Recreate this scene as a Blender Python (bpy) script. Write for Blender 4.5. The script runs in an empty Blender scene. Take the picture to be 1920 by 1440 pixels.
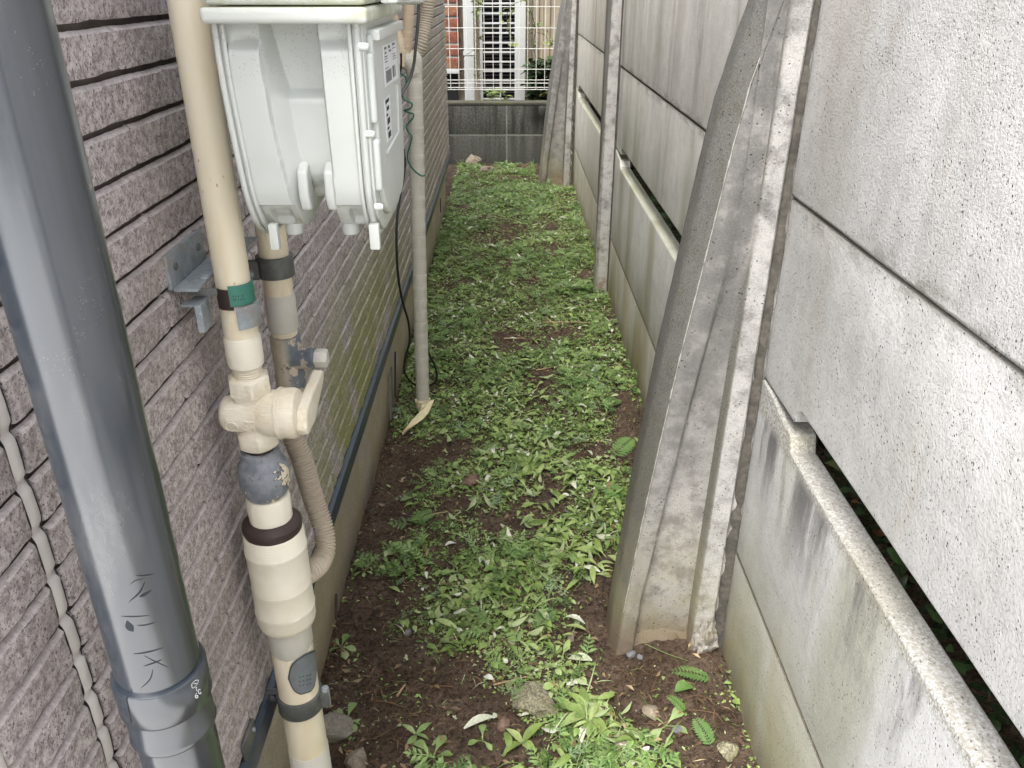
import bpy, bmesh, math, random
import numpy as np
from mathutils import Vector, Matrix, noise

# ------------------------------------------------------------------ camera, world, light
SC = bpy.context.scene
COL = SC.collection
H = 1.1
FPX = 1520.0
PITCH = math.radians(26.5047)
YAW = math.radians(0.27)
cam_d = bpy.data.cameras.new("camera")
cam = bpy.data.objects.new("camera", cam_d)
COL.objects.link(cam)
cam.location = (0, 0, H)
cam.rotation_euler = (math.pi / 2 - PITCH, 0, -YAW)
cam_d.sensor_fit = 'HORIZONTAL'
cam_d.sensor_width = 36.0
cam_d.lens = 36.0 * FPX / 1920
cam_d.clip_start = 0.02
cam_d.clip_end = 500
SC.camera = cam

world = bpy.data.worlds.new("World")
SC.world = world
world.use_nodes = True
wn = world.node_tree
wn.nodes.clear()
wo = wn.nodes.new("ShaderNodeOutputWorld")
bg = wn.nodes.new("ShaderNodeBackground")
sky = wn.nodes.new("ShaderNodeTexSky")
hs = wn.nodes.new("ShaderNodeHueSaturation")
SUN_EL, SUN_AZ = math.radians(62), math.radians(207)     # azimuth measured from +Y clockwise
sky.sky_type = 'NISHITA'
sky.sun_disc = False
sky.sun_elevation = SUN_EL
sky.sun_rotation = SUN_AZ
sky.air_density = 1.0
sky.dust_density = 4.0
hs.inputs["Saturation"].default_value = 0.32
bg.inputs["Strength"].default_value = 0.15
wn.links.new(sky.outputs[0], hs.inputs["Color"])
wn.links.new(hs.outputs[0], bg.inputs["Color"])
wn.links.new(bg.outputs[0], wo.inputs["Surface"])

sun_d = bpy.data.lights.new("sun", 'SUN')
sun_d.energy = 1.2
sun_d.angle = math.radians(26)
sun_d.color = (1.0, 0.97, 0.92)
sun = bpy.data.objects.new("sun", sun_d)
COL.objects.link(sun)
dv = Vector((math.sin(SUN_AZ) * math.cos(SUN_EL), math.cos(SUN_AZ) * math.cos(SUN_EL), math.sin(SUN_EL)))
sun.rotation_euler = dv.to_track_quat('Z', 'Y').to_euler()
sun.location = (0, -2, 6)

SC.view_settings.view_transform = 'Standard'
SC.view_settings.look = 'None'
SC.view_settings.gamma = 1.0
SC.view_settings.use_curve_mapping = False
SC.view_settings.exposure = 1.95

# ------------------------------------------------------------------ pixel -> point helpers
sp, cp = math.sin(PITCH), math.cos(PITCH)
def ray(px, py):
    r, u = px - 960.0, 720.0 - py
    d = Vector((r, u * sp + FPX * cp, u * cp - FPX * sp))
    d.rotate(Matrix.Rotation(-YAW, 3, 'Z'))
    return d
def at(px, py, X=None, Y=None, Z=None):
    d = ray(px, py)
    if X is not None: t = X / d.x
    elif Y is not None: t = Y / d.y
    else: t = (Z - H) / d.z
    return Vector((d.x * t, d.y * t, H + d.z * t))
def zat(py, Y):
    return at(960, py, Y=Y).z
def hit_cyl(px, py, cx, cy, r):
    """point where the ray of a pixel meets a vertical cylinder, as (angle, z)"""
    d = ray(px, py)
    a = d.x * d.x + d.y * d.y
    b = -2 * (d.x * cx + d.y * cy)
    c = cx * cx + cy * cy - r * r
    q = max(b * b - 4 * a * c, 0.0)
    t = (-b - math.sqrt(q)) / (2 * a)
    return (math.atan2(d.y * t - cy, d.x * t - cx), H + d.z * t)

# ------------------------------------------------------------------ objects
def tag(o, label=None, cat=None, group=None, kind=None):
    if label: o["label"] = label
    if cat: o["category"] = cat
    if group: o["group"] = group
    if kind: o["kind"] = kind
    return o
def empty(name, loc=(0, 0, 0), label=None, cat=None, group=None, kind=None):
    o = bpy.data.objects.new(name, None)
    COL.objects.link(o)
    o.location = loc
    o.empty_display_size = 0.05
    return tag(o, label, cat, group, kind)
def link_mesh(name, me, mat=None, parent=None, loc=None):
    o = bpy.data.objects.new(name, me)
    COL.objects.link(o)
    if mat is not None and len(me.materials) == 0:
        me.materials.append(mat)
    if parent is not None:
        o.parent = parent
        o.matrix_parent_inverse = Matrix.Translation(-Vector(abs_loc(parent)))
    if loc is not None:
        o.location = loc
    return o
def abs_loc(o):
    p = Vector(o.location)
    while o.parent is not None:
        # children keep world coordinates through matrix_parent_inverse
        return p
    return p

class MB:
    def __init__(s): s.v = []; s.f = []
    def add(s, vs, fs):
        n = len(s.v); s.v += [tuple(x) for x in vs]; s.f += [tuple(i + n for i in f) for f in fs]
        return s
    def box(s, x0, x1, y0, y1, z0, z1):
        return s.add([(x0, y0, z0), (x1, y0, z0), (x1, y1, z0), (x0, y1, z0), (x0, y0, z1), (x1, y0, z1), (x1, y1, z1), (x0, y1, z1)],
                     [(0, 3, 2, 1), (4, 5, 6, 7), (0, 1, 5, 4), (1, 2, 6, 5), (2, 3, 7, 6), (3, 0, 4, 7)])
    def obox(s, c, ax, ay, az):
        """box with centre and three half vectors"""
        c, ax, ay, az = map(Vector, (c, ax, ay, az))
        vs = []
        for k in (-1, 1):
            for (i, j) in ((-1, -1), (1, -1), (1, 1), (-1, 1)):
                vs.append(c + ax * i + ay * j + az * k)
        return s.add(vs, [(0, 3, 2, 1), (4, 5, 6, 7), (0, 1, 5, 4), (1, 2, 6, 5), (2, 3, 7, 6), (3, 0, 4, 7)])
    def lathe(s, prof, c=(0, 0, 0), axis='Z', seg=40, wob=None):
        """prof: list of (radius, height)"""
        c = Vector(c); vs = []; fs = []
        for (r, h) in prof:
            for k in range(seg):
                a = 2 * math.pi * k / seg
                rr = r + (wob(a, h) if wob else 0)
                p = (rr * math.cos(a), rr * math.sin(a), h)
                if axis == 'X': p = (p[2], p[0], p[1])
                elif axis == 'Y': p = (p[0], p[2], p[1])
                vs.append(c + Vector(p))
        m = len(prof)
        for i in range(m - 1):
            for k in range(seg):
                k2 = (k + 1) % seg
                fs.append((i * seg + k, i * seg + k2, (i + 1) * seg + k2, (i + 1) * seg + k))
        fs.append(tuple(range(seg))[::-1]); fs.append(tuple((m - 1) * seg + k for k in range(seg)))
        return s.add(vs, fs)
    def tube(s, pts, r, seg=10, cap=True):
        pts = [Vector(p) for p in pts]; n = len(pts)
        rs = r if isinstance(r, (list, tuple)) else [r] * n
        vs = []; fs = []; up = Vector((0.3, 0.2, 1)).normalized()
        for i, p in enumerate(pts):
            t = (pts[min(i + 1, n - 1)] - pts[max(i - 1, 0)])
            if t.length < 1e-9: t = Vector((0, 0, 1))
            t.normalize()
            a = up - t * up.dot(t)
            if a.length < 1e-3: a = Vector((1, 0, 0)) - t * t.x
            a.normalize(); up = a; b = t.cross(a)
            for k in range(seg):
                th = 2 * math.pi * k / seg
                vs.append(p + (a * math.cos(th) + b * math.sin(th)) * rs[i])
        for i in range(n - 1):
            for k in range(seg):
                k2 = (k + 1) % seg
                fs.append((i * seg + k, i * seg + k2, (i + 1) * seg + k2, (i + 1) * seg + k))
        if cap:
            fs.append(tuple(range(seg))[::-1]); fs.append(tuple((n - 1) * seg + k for k in range(seg)))
        return s.add(vs, fs)
    def prism(s, poly, axis, a0, a1):
        """poly: 2D points in the plane across axis; extruded from a0 to a1"""
        n = len(poly); vs = []
        for a in (a0, a1):
            for (u, v) in poly:
                vs.append({'X': (a, u, v), 'Y': (u, a, v), 'Z': (u, v, a)}[axis])
        fs = [tuple(range(n)), tuple(range(n, 2 * n))[::-1]]
        for i in range(n):
            j = (i + 1) % n
            fs.append((i, i + n, j + n, j))
        return s.add(vs, fs)
    def mesh(s, name, smooth=False, bevel=0.0, segs=2, angle=35, fix=True):
        me = bpy.data.meshes.new(name)
        me.from_pydata(s.v, [], s.f)
        bm = bmesh.new(); bm.from_mesh(me)
        if fix: bmesh.ops.recalc_face_normals(bm, faces=bm.faces)
        if bevel > 0:
            es = [e for e in bm.edges if len(e.link_faces) == 2 and e.calc_face_angle(0) > math.radians(angle)]
            bmesh.ops.bevel(bm, geom=es, offset=bevel, segments=segs, affect='EDGES', profile=0.6, clamp_overlap=True)
        bm.to_mesh(me); bm.free()
        if smooth or bevel > 0:
            me.polygons.foreach_set("use_smooth", [True] * len(me.polygons))
            try: me.set_sharp_from_angle(angle=math.radians(40))
            except Exception: pass
        me.update()
        return me
    def build(s, name, mat, parent=None, smooth=False, bevel=0.0, segs=2, **k):
        return link_mesh(name, s.mesh(name, smooth, bevel, segs, **k), mat, parent)

def spline(pts, n=8):
    """Catmull-Rom through points"""
    P = [Vector(p) for p in pts]; P = [P[0] * 2 - P[1]] + P + [P[-1] * 2 - P[-2]]
    out = []
    for i in range(1, len(P) - 2):
        for k in range(n):
            t = k / n
            out.append(0.5 * ((2 * P[i]) + (P[i + 1] - P[i - 1]) * t + (2 * P[i - 1] - 5 * P[i] + 4 * P[i + 1] - P[i + 2]) * t * t
                              + (3 * P[i] - P[i - 1] - 3 * P[i + 1] + P[i + 2]) * t ** 3))
    out.append(P[-2]); return out

def cyl_ribbon(mb, cx, cy, r, pts, w, taper=True, steps=6):
    """thin raised ribbon lying on a vertical cylinder; pts are (angle, z)"""
    q = spline([(a * r, z, 0) for a, z in pts], steps) if len(pts) > 2 else [Vector((pts[0][0] * r, pts[0][1], 0)).lerp(Vector((pts[1][0] * r, pts[1][1], 0)), k / steps) for k in range(steps + 1)]
    n = len(q); vs = []; fs = []
    for i, p in enumerate(q):
        t = (q[min(i + 1, n - 1)] - q[max(i - 1, 0)]).normalized(); nn = Vector((-t.y, t.x, 0))
        ww = w * (math.sin(math.pi * (i + 0.35) / (n - 0.3)) if taper else 1) * 0.5
        for sgn in (-1, 1):
            c = p + nn * ww * sgn
            vs.append((cx + math.cos(c.x / r) * r, cy + math.sin(c.x / r) * r, c.y))
    for i in range(n - 1):
        fs.append((2 * i, 2 * i + 1, 2 * i + 3, 2 * i + 2))
    mb.add(vs, fs)
def cyl_patch(mb, cx, cy, r, outline, k=10):
    """filled patch on a cylinder, outline in (angle,z), built as rows"""
    zs = [z for _, z in outline]; z0, z1 = min(zs), max(zs); rows = []
    m = len(outline); K = 24
    for i in range(K + 1):
        z = z0 + (z1 - z0) * min(max(i / K, 0.001), 0.999); xs = []
        for j in range(m):
            (a1, b1), (a2, b2) = outline[j], outline[(j + 1) % m]
            if (b1 - z) * (b2 - z) <= 0 and abs(b1 - b2) > 1e-9:
                xs.append(a1 + (a2 - a1) * (z - b1) / (b2 - b1))
        if len(xs) < 2: xs = [xs[0] if xs else 0] * 2
        rows.append((min(xs), max(xs), z))
    vs = []; fs = []
    for (a, b, z) in rows:
        for j in range(k + 1):
            t = a + (b - a) * j / k
            vs.append((cx + math.cos(t) * r, cy + math.sin(t) * r, z))
    for i in range(K):
        for j in range(k):
            fs.append((i * (k + 1) + j, i * (k + 1) + j + 1, (i + 1) * (k + 1) + j + 1, (i + 1) * (k + 1) + j))
    mb.add(vs, fs)

# ------------------------------------------------------------------ materials
class NT:
    def __init__(s, name, rough=0.7, spec=0.3):
        s.m = bpy.data.materials.new(name); s.m.use_nodes = True
        s.t = s.m.node_tree; s.b = s.t.nodes["Principled BSDF"]
        s.b.inputs["Roughness"].default_value = rough
        s.b.inputs["Specular IOR Level"].default_value = spec
        g = s.t.nodes.new("ShaderNodeNewGeometry"); s.P = g.outputs["Position"]; s.N = g.outputs["Normal"]
    def node(s, t, ins=None, **props):
        n = s.t.nodes.new(t)
        for k, v in props.items(): setattr(n, k, v)
        for k, v in (ins or {}).items(): s.set(n.inputs[k], v)
        return n
    def set(s, sock, v):
        if isinstance(v, bpy.types.NodeSocket): s.t.links.new(v, sock)
        elif isinstance(v, (tuple, list)) and len(v) == 3 and sock.type == 'RGBA': sock.default_value = (*v, 1)
        else: sock.default_value = v
    def map(s, scale=(1, 1, 1), vec=None, loc=(0, 0, 0)):
        return s.node("ShaderNodeMapping", {"Vector": vec or s.P, "Scale": scale, "Location": loc}).outputs[0]
    def noise(s, scale, detail=4, vec=None, rough=0.55, dist=0.0):
        return s.node("ShaderNodeTexNoise", {"Vector": vec or s.P, "Scale": scale, "Detail": detail, "Roughness": rough, "Distortion": dist}).outputs["Fac"]
    def vor(s, scale, vec=None, feature='F1', out="Distance", rand=1.0):
        return s.node("ShaderNodeTexVoronoi", {"Vector": vec or s.P, "Scale": scale, "Randomness": rand}, feature=feature).outputs[out]
    def ss(s, v, lo, hi, a=0.0, b=1.0):
        n = s.node("ShaderNodeMapRange", interpolation_type='SMOOTHSTEP')
        s.set(n.inputs["Value"], v); n.inputs["From Min"].default_value = lo; n.inputs["From Max"].default_value = hi
        n.inputs["To Min"].default_value = a; n.inputs["To Max"].default_value = b
        return n.outputs["Result"]
    def math(s, op, a, b=0.0):
        n = s.node("ShaderNodeMath", operation=op); s.set(n.inputs[0], a); s.set(n.inputs[1], b); return n.outputs[0]
    def mul(s, a, b): return s.math('MULTIPLY', a, b)
    def mix(s, fac, a, b, mode='MIX'):
        n = s.node("ShaderNodeMix", data_type='RGBA', blend_type=mode)
        s.set(n.inputs[0], fac); s.set(n.inputs[6], a); s.set(n.inputs[7], b); return n.outputs[2]
    def sep(s, v=None):
        n = s.node("ShaderNodeSeparateXYZ", {"Vector": v or s.P}); return n.outputs
    def attr(s, name):
        return s.node("ShaderNodeAttribute", attribute_name=name).outputs["Fac"]
    def rnd(s): return s.node("ShaderNodeObjectInfo").outputs["Random"]
    def bump(s, h, strength=1.0, dist=0.001, prev=None):
        n = s.node("ShaderNodeBump", {"Height": h, "Strength": strength, "Distance": dist})
        if prev is not None: s.t.links.new(prev, n.inputs["Normal"])
        return n.outputs[0]
    def out(s, color=None, normal=None, rough=None):
        if color is not None: s.set(s.b.inputs["Base Color"], color)
        if normal is not None: s.set(s.b.inputs["Normal"], normal)
        if rough is not None: s.set(s.b.inputs["Roughness"], rough)
        return s.m

def simple(name, col, rough=0.6, spec=0.4, var=0.15, nscale=60, bump=0.0003, metal=0.0, dark=None):
    t = NT(name, rough, spec)
    n = t.noise(nscale, 5); n2 = t.noise(nscale * 0.15, 4)
    d = dark or tuple(c * (1 - var * 2) for c in col)
    c = t.mix(t.ss(n, 0.35, 0.65), col, tuple(x * (1 - var) for x in col))
    c = t.mix(t.ss(n2, 0.5, 0.75, 0, 0.8), c, d)
    t.b.inputs["Metallic"].default_value = metal
    return t.out(c, t.bump(t.noise(nscale * 2, 4), 0.5, bump))

def mat_siding():
    t = NT("siding_stone", 0.85, 0.2)
    x, y, z = t.sep()[0], t.sep()[1], t.sep()[2]
    n1 = t.noise(420, 3, rough=0.7); n2 = t.noise(140, 5, rough=0.7); n3 = t.noise(9, 4)
    c = t.mix(t.ss(n2, 0.33, 0.66), (0.27, 0.233, 0.228), (0.60, 0.54, 0.525))
    c = t.mix(t.ss(n1, 0.52, 0.66), c, (0.115, 0.088, 0.090))
    c = t.mix(t.ss(t.noise(300, 2), 0.60, 0.70, 0, 0.75), c, (0.62, 0.57, 0.56))
    c = t.mix(t.ss(n3, 0.42, 0.7, 0, 0.35), c, (0.20, 0.175, 0.155))
    rj = t.rnd()
    c = t.mix(t.ss(rj, 0.0, 1.0, 0, 0.16), c, (0.13, 0.10, 0.10))
    # moss: low near the flashing, and in a broad vertical band at the far end
    mn = t.noise(7, 5, t.map((1, 1, 0.7)), rough=0.65)
    a1 = t.mul(t.mul(t.ss(y, 0.85, 1.35), t.ss(y, 2.9, 1.7)), t.ss(z, 0.72, 0.38))
    a2 = t.mul(t.ss(y, 2.6, 3.3), t.ss(t.noise(3.0, 3, t.map((1, 1, 0.15))), 0.36, 0.60, 0.25, 1.0))
    m = t.math('MAXIMUM', t.mul(a1, t.ss(mn, 0.34, 0.52)), t.mul(a2, 0.42))
    m = t.mul(m, t.ss(t.noise(160, 4), 0.30, 0.60, 0.35, 1.0))
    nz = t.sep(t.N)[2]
    c = t.mix(t.ss(nz, 0.30, 0.60, 0, 0.5), c, (0.52, 0.47, 0.45))  # upward bevels paler: the sky light they catch is painted into the colour
    c = t.mix(m, c, (0.25, 0.26, 0.085))
    h = t.math('ADD', t.mul(n2, 1.0), t.mul(n1, 0.5))
    # slanted tooling marks
    st = t.noise(60, 4, t.map((1, 2.6, 0.8), t.node("ShaderNodeVectorRotate", {"Vector": t.P, "Angle": 0.5}, rotation_type='X_AXIS').outputs[0]), rough=0.6)
    nrm = t.bump(st, 0.7, 0.0022)
    return t.out(c, t.bump(h, 0.8, 0.0014, nrm))

def mat_concrete(name, c1, c2, pit=1.0, streak=0.5, green=0.6, lip=0.0, grain=1.0, rough=0.9, warm=0.0):
    t = NT(name, rough, 0.2)
    s = t.sep(); x, y, z = s[0], s[1], s[2]
    big = t.noise(3.5, 5, rough=0.6); med = t.noise(22, 6, rough=0.65); fine = t.noise(320, 3, rough=0.6)
    c = t.mix(t.ss(big, 0.3, 0.7), c1, c2)
    c = t.mix(t.ss(med, 0.35, 0.75, 0, 0.35), c, tuple(v * 0.62 for v in c1))
    c = t.mix(t.ss(fine, 0.45, 0.7, 0, 0.25 * grain), c, tuple(v * 0.45 for v in c1))
    # vertical run-off streaks coming down from the coping
    sv = t.noise(1.0, 6, t.map((6, 7, 0.8)), rough=0.60, dist=0.35)
    sv2 = t.noise(1.0, 4, t.map((9, 34, 0.9)), rough=0.6)
    sm = t.mul(t.ss(sv, 0.50, 0.74), t.ss(z, 0.30, 1.10, 0.05, 1.0))
    sm = t.mul(t.math('ADD', sm, t.mul(t.ss(sv2, 0.52, 0.75, 0, 0.14), t.ss(z, 0.45, 1.1))), streak)
    sm = t.node("ShaderNodeClamp", {"Value": sm}).outputs[0]
    c = t.mix(sm, c, (0.115, 0.098, 0.09))
    # algae low down and in vertical bands
    gb = t.mul(t.ss(z, 0.42, 0.02), t.ss(t.noise(4, 4, t.map((1, 1, 0.25))), 0.30, 0.62))
    gb2 = t.mul(t.ss(t.noise(1.0, 3, t.map((3, 5, 0.5), loc=(4, 2, 0))), 0.50, 0.68), 0.55); gb2 = t.mul(gb2, t.ss(z, 0.95, 0.50, 0.35, 1.0))
    gm = t.mul(t.math('MAXIMUM', gb, gb2), green)
    c = t.mix(gm, c, (0.21, 0.205, 0.085))
    low = t.mul(t.ss(z, 0.09, 0.0), 0.6)
    c = t.mix(low, c, (0.085, 0.06, 0.04))
    # rusty tan blotches
    c = t.mix(t.mul(t.ss(t.noise(1.0, 4, t.map((5, 13, 3), loc=(1, 7, 3))), 0.60, 0.74), 0.35), c, (0.42, 0.33, 0.22))
    if lip > 0:   # soot running from the top edge of the panel under the slot
        drip = t.noise(1.0, 5, t.map((6, 11, 2.2), loc=(0, 3.1, 0)), rough=0.65)
        dm = t.mul(t.ss(z, 0.33, 0.50), t.ss(z, 0.523, 0.50))
        dm = t.mul(t.mul(t.ss(drip, 0.42, 0.58), dm), lip)
        c = t.mix(dm, c, (0.13, 0.125, 0.125))
        cr = t.mul(t.ss(z, 0.495, 0.512), t.ss(t.noise(240, 4, rough=0.7), 0.40, 0.58))
        c = t.mix(t.mul(cr, 0.85), c, (0.24, 0.225, 0.18))
    wt = t.mul(t.ss(t.noise(1.0, 5, t.map((6, 7, 0.55), loc=(2, 5.3, 1)), rough=0.6), 0.50, 0.70), t.ss(z, 0.45, 1.0))
    c = t.mix(t.mul(wt, 0.34), c, (0.33, 0.285, 0.235))
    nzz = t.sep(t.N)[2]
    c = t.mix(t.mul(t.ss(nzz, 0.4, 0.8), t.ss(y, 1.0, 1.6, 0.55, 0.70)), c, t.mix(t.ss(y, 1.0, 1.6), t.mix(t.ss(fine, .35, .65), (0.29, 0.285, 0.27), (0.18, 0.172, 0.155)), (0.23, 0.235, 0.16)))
    jg = t.math('ABSOLUTE', t.math('SUBTRACT', z, 0.834))
    jm = t.mul(t.ss(jg, 0.030, 0.004), t.ss(t.noise(1.0, 5, t.map((20, 14, 40)), rough=0.7), 0.46, 0.62))
    jm = t.math('MAXIMUM', jm, t.ss(t.math('ADD', jg, t.mul(t.noise(60, 4), 0.006)), 0.0105, 0.0065, 0, 1.0))
    c = t.mix(t.mul(jm, 0.62), c, (0.19, 0.17, 0.145))
    tn = t.mul(t.mul(t.ss(y, 0.70, 1.0), t.ss(z, 0.42, 0.10)), t.ss(t.noise(1.0, 4, t.map((5, 9, 2.5), loc=(0, 1, 4)), rough=0.6), 0.36, 0.60))
    c = t.mix(t.mul(tn, 0.55), c, (0.36, 0.30, 0.17))
    # the fine joint above the lowest panel holds dark dirt
    jl = t.mul(t.ss(z, 0.2225, 0.2245), t.ss(z, 0.2325, 0.2290))
    c = t.mix(t.mul(jl, 0.9), c, (0.10, 0.085, 0.06))
    # pits
    v = t.vor(170, t.map((1, 1, 0.75))); pm = t.mul(t.ss(v, 0.21, 0.07), t.ss(t.noise(30, 3), 0.42, 0.56))
    v2 = t.vor(330); pm2 = t.mul(t.ss(v2, 0.26, 0.10), t.ss(t.noise(50, 2), 0.44, 0.58))
    pits = t.mul(t.math('MAXIMUM', pm, t.mul(pm2, 0.8)), pit)
    c = t.mix(t.mul(pits, 0.85), c, (0.06, 0.055, 0.05))
    c = t.mix(t.mul(t.ss(t.vor(170, t.map((1, 1, 1), loc=(3, 3, 3))), 0.17, 0.07), 0.4 * grain), c, (0.75, 0.74, 0.72))
    h = t.math('SUBTRACT', t.math('ADD', t.mul(med, 1.2), t.mul(fine, 0.45 * grain)), t.mul(pits, 1.2))
    return t.out(c, t.bump(h, 0.8, 0.0018))

def mat_post():
    t = NT("post_concrete", 0.92, 0.2)
    s = t.sep(); z = s[2]
    nx = t.sep(t.N)[0]
    a = t.noise(26, 6, rough=0.7); b = t.noise(6, 4, t.map((1, 1, 0.4))); f = t.noise(520, 5, rough=0.8)
    c = t.mix(t.ss(b, 0.35, 0.65), (0.34, 0.325, 0.30), (0.47, 0.45, 0.42))
    c = t.mix(t.ss(a, 0.42, 0.66, 0, 0.85), c, (0.20, 0.19, 0.18))
    c = t.mix(t.ss(f, 0.42, 0.68, 0, 0.6), c, (0.13, 0.125, 0.12))
    # the weather side (towards the alley) carries a skin of dark lichen
    lich = t.mul(t.ss(nx, -0.22, -0.50), t.ss(z, 0.05, 0.5, 0.75, 1.0))
    c = t.mix(lich, c, t.mix(t.ss(f, 0.30, 0.72), (0.055, 0.053, 0.040), (0.19, 0.18, 0.140)))
    c = t.mix(t.mul(t.ss(t.noise(12, 4), 0.5, 0.62), t.ss(z, 0.45, 0.95, 0.1, 0.7)), c, (0.13, 0.125, 0.12))
    c = t.mix(t.mul(t.ss(z, 0.35, 0.05), t.ss(t.noise(9, 4), 0.35, 0.6, 0.1, 0.5)), c, (0.30, 0.28, 0.14))
    c = t.mix(t.ss(z, 0.12, 0.01, 0, 0.6), c, (0.16, 0.10, 0.055))
    x = s[0]; xe = t.math('SUBTRACT', x, t.mul(z, 0.022))
    wm = t.mul(t.ss(z, 0.22, 0.70), t.ss(xe, 0.330, 0.318))
    c = t.mix(t.mul(wm, t.ss(a, 0.30, 0.55, 0.25, 0.80)), c, t.mix(t.ss(f, 0.32, 0.70), (0.095, 0.092, 0.088), (0.23, 0.225, 0.215)))
    c = t.mix(t.mul(t.mul(t.ss(xe, 0.324, 0.332), t.ss(a, 0.70, 0.40)), t.ss(f, 0.66, 0.40, 0.25, 0.60)), c, (0.55, 0.54, 0.525))
    pits = t.mul(t.ss(t.vor(150), 0.22, 0.08), t.ss(t.noise(40, 3), 0.45, 0.6))
    c = t.mix(pits, c, (0.04, 0.04, 0.035))
    h = t.math('SUBTRACT', t.math('ADD', t.mul(a, 1.5), t.mul(f, 0.7)), pits)
    return t.out(c, t.bump(h, 0.9, 0.0025))

def mat_soil():
    t = NT("soil", 0.95, 0.15)
    a = t.noise(14, 6, rough=0.7); b = t.noise(110, 5, rough=0.75); f = t.noise(420, 3, rough=0.7)
    c = t.mix(t.ss(a, 0.35, 0.65), (0.090, 0.062, 0.043), (0.165, 0.118, 0.085))
    c = t.mix(t.ss(b, 0.36, 0.56, 0.8, 0), c, (0.026, 0.017, 0.012))
    c = t.mix(t.ss(f, 0.58, 0.72, 0, 0.55), c, (0.16, 0.12, 0.085))
    v = t.vor(75); c = t.mix(t.mul(t.ss(v, 0.24, 0.15), t.ss(t.noise(25, 2), 0.56, 0.64)), c, (0.15, 0.135, 0.12))
    h = t.math('ADD', t.mul(b, 1.8), t.mul(f, 0.6))
    return t.out(c, t.bump(h, 1.0, 0.007))

def mat_leaf(name, stops, back=(0.30, 0.36, 0.20), rough=0.5, trans=0.25, dead=0.0):
    t = NT(name, rough, 0.35)
    r = t.attr("rnd")
    cr = t.node("ShaderNodeValToRGB", {"Fac": r})
    e = cr.color_ramp.elements
    e[0].position, e[0].color = stops[0][0], (*stops[0][1], 1)
    e[1].position, e[1].color = stops[-1][0], (*stops[-1][1], 1)
    for p, c in stops[1:-1]:
        q = e.new(p); q.color = (*c, 1)
    c = cr.outputs["Color"]
    c = t.mix(t.ss(t.noise(190, 3), 0.4, 0.7, 0, 0.30), c, (0.07, 0.10, 0.03))
    c = t.mix(t.mul(t.ss(t.noise(420, 3), 0.60, 0.72), 0.35), c, (0.16, 0.12, 0.05))
    c = t.mix(t.ss(t.noise(70, 3), 0.45, 0.7, 0, 0.3), c, (0.34, 0.38, 0.17) if "ivy" not in name and "litter" not in name else c)
    c = t.mix(t.ss(t.noise(5.5, 3), 0.42, 0.66, 0, 0.28), c, (0.30, 0.34, 0.14) if name == 'weed_leaf' else c)
    bf = t.node("ShaderNodeNewGeometry").outputs["Backfacing"]
    c = t.mix(t.mul(bf, 0.55), c, back)
    t.set(t.b.inputs["Base Color"], c)
    if trans > 0:
        tr = t.node("ShaderNodeBsdfTranslucent", {"Color": c})
        mx = t.node("ShaderNodeMixShader", {"Fac": trans})
        o = t.t.nodes["Material Output"]
        t.t.links.new(t.b.outputs[0], mx.inputs[1]); t.t.links.new(tr.outputs[0], mx.inputs[2]); t.t.links.new(mx.outputs[0], o.inputs["Surface"])
    return t.m

def mat_cream_pipe():
    t = NT("cream_pipe_paint", 0.38, 0.45)
    s = t.sep()
    a = t.noise(5, 4, t.map((6, 6, 1.0))); b = t.noise(30, 5, t.map((1, 1, 0.3)))
    c = t.mix(t.ss(a, 0.35, 0.7), (0.74, 0.68, 0.53), (0.67, 0.585, 0.42))
    c = t.mix(t.ss(b, 0.55, 0.75, 0, 0.35), c, (0.48, 0.36, 0.20))
    c = t.mix(t.mul(t.ss(t.vor(140, t.map((1, 1, 0.5))), 0.16, 0.05), t.ss(t.noise(16, 3), 0.55, 0.65)), c, (0.42, 0.26, 0.12))
    return t.out(c, t.bump(t.noise(90, 4, t.map((1, 1, 0.15))), 0.3, 0.0005), t.ss(b, 0.3, 0.7, 0.3, 0.5))
def mat_thick_paint():
    t = NT("brushed_cream_paint", 0.5, 0.4)
    a = t.noise(40, 5); b = t.noise(1.0, 4, t.map((60, 60, 900)))
    c = t.mix(t.ss(a, 0.3, 0.7), (0.74, 0.69, 0.57), (0.67, 0.60, 0.46))
    c = t.mix(t.ss(t.noise(9, 3), 0.55, 0.75, 0, 0.4), c, (0.52, 0.42, 0.27))
    c = t.mix(t.mul(t.ss(t.vor(60), 0.20, 0.05), t.ss(t.noise(20, 3), 0.5, 0.62)), c, (0.40, 0.28, 0.15))
    h = t.math('ADD', t.mul(b, 1.2), t.mul(t.noise(100, 5, rough=0.65), 1.6))
    return t.out(c, t.bump(h, 0.8, 0.0013))
def mat_wrap(name, c1, c2, pitch=0.0011):
    t = NT(name, 0.6, 0.35)
    z = t.sep()[2]
    w = t.node("ShaderNodeTexWave", {"Vector": t.P, "Scale": 1 / pitch / 6.28, "Distortion": 1.2, "Detail": 2}, bands_direction='Z').outputs["Fac"]
    c = t.mix(t.ss(t.noise(14, 4), 0.35, 0.7), c1, c2)
    c = t.mix(t.ss(w, 0.8, 1.0, 0, 0.12), c, tuple(v * 0.6 for v in c2))
    return t.out(c, t.bump(w, 0.35, 0.0004))
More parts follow.
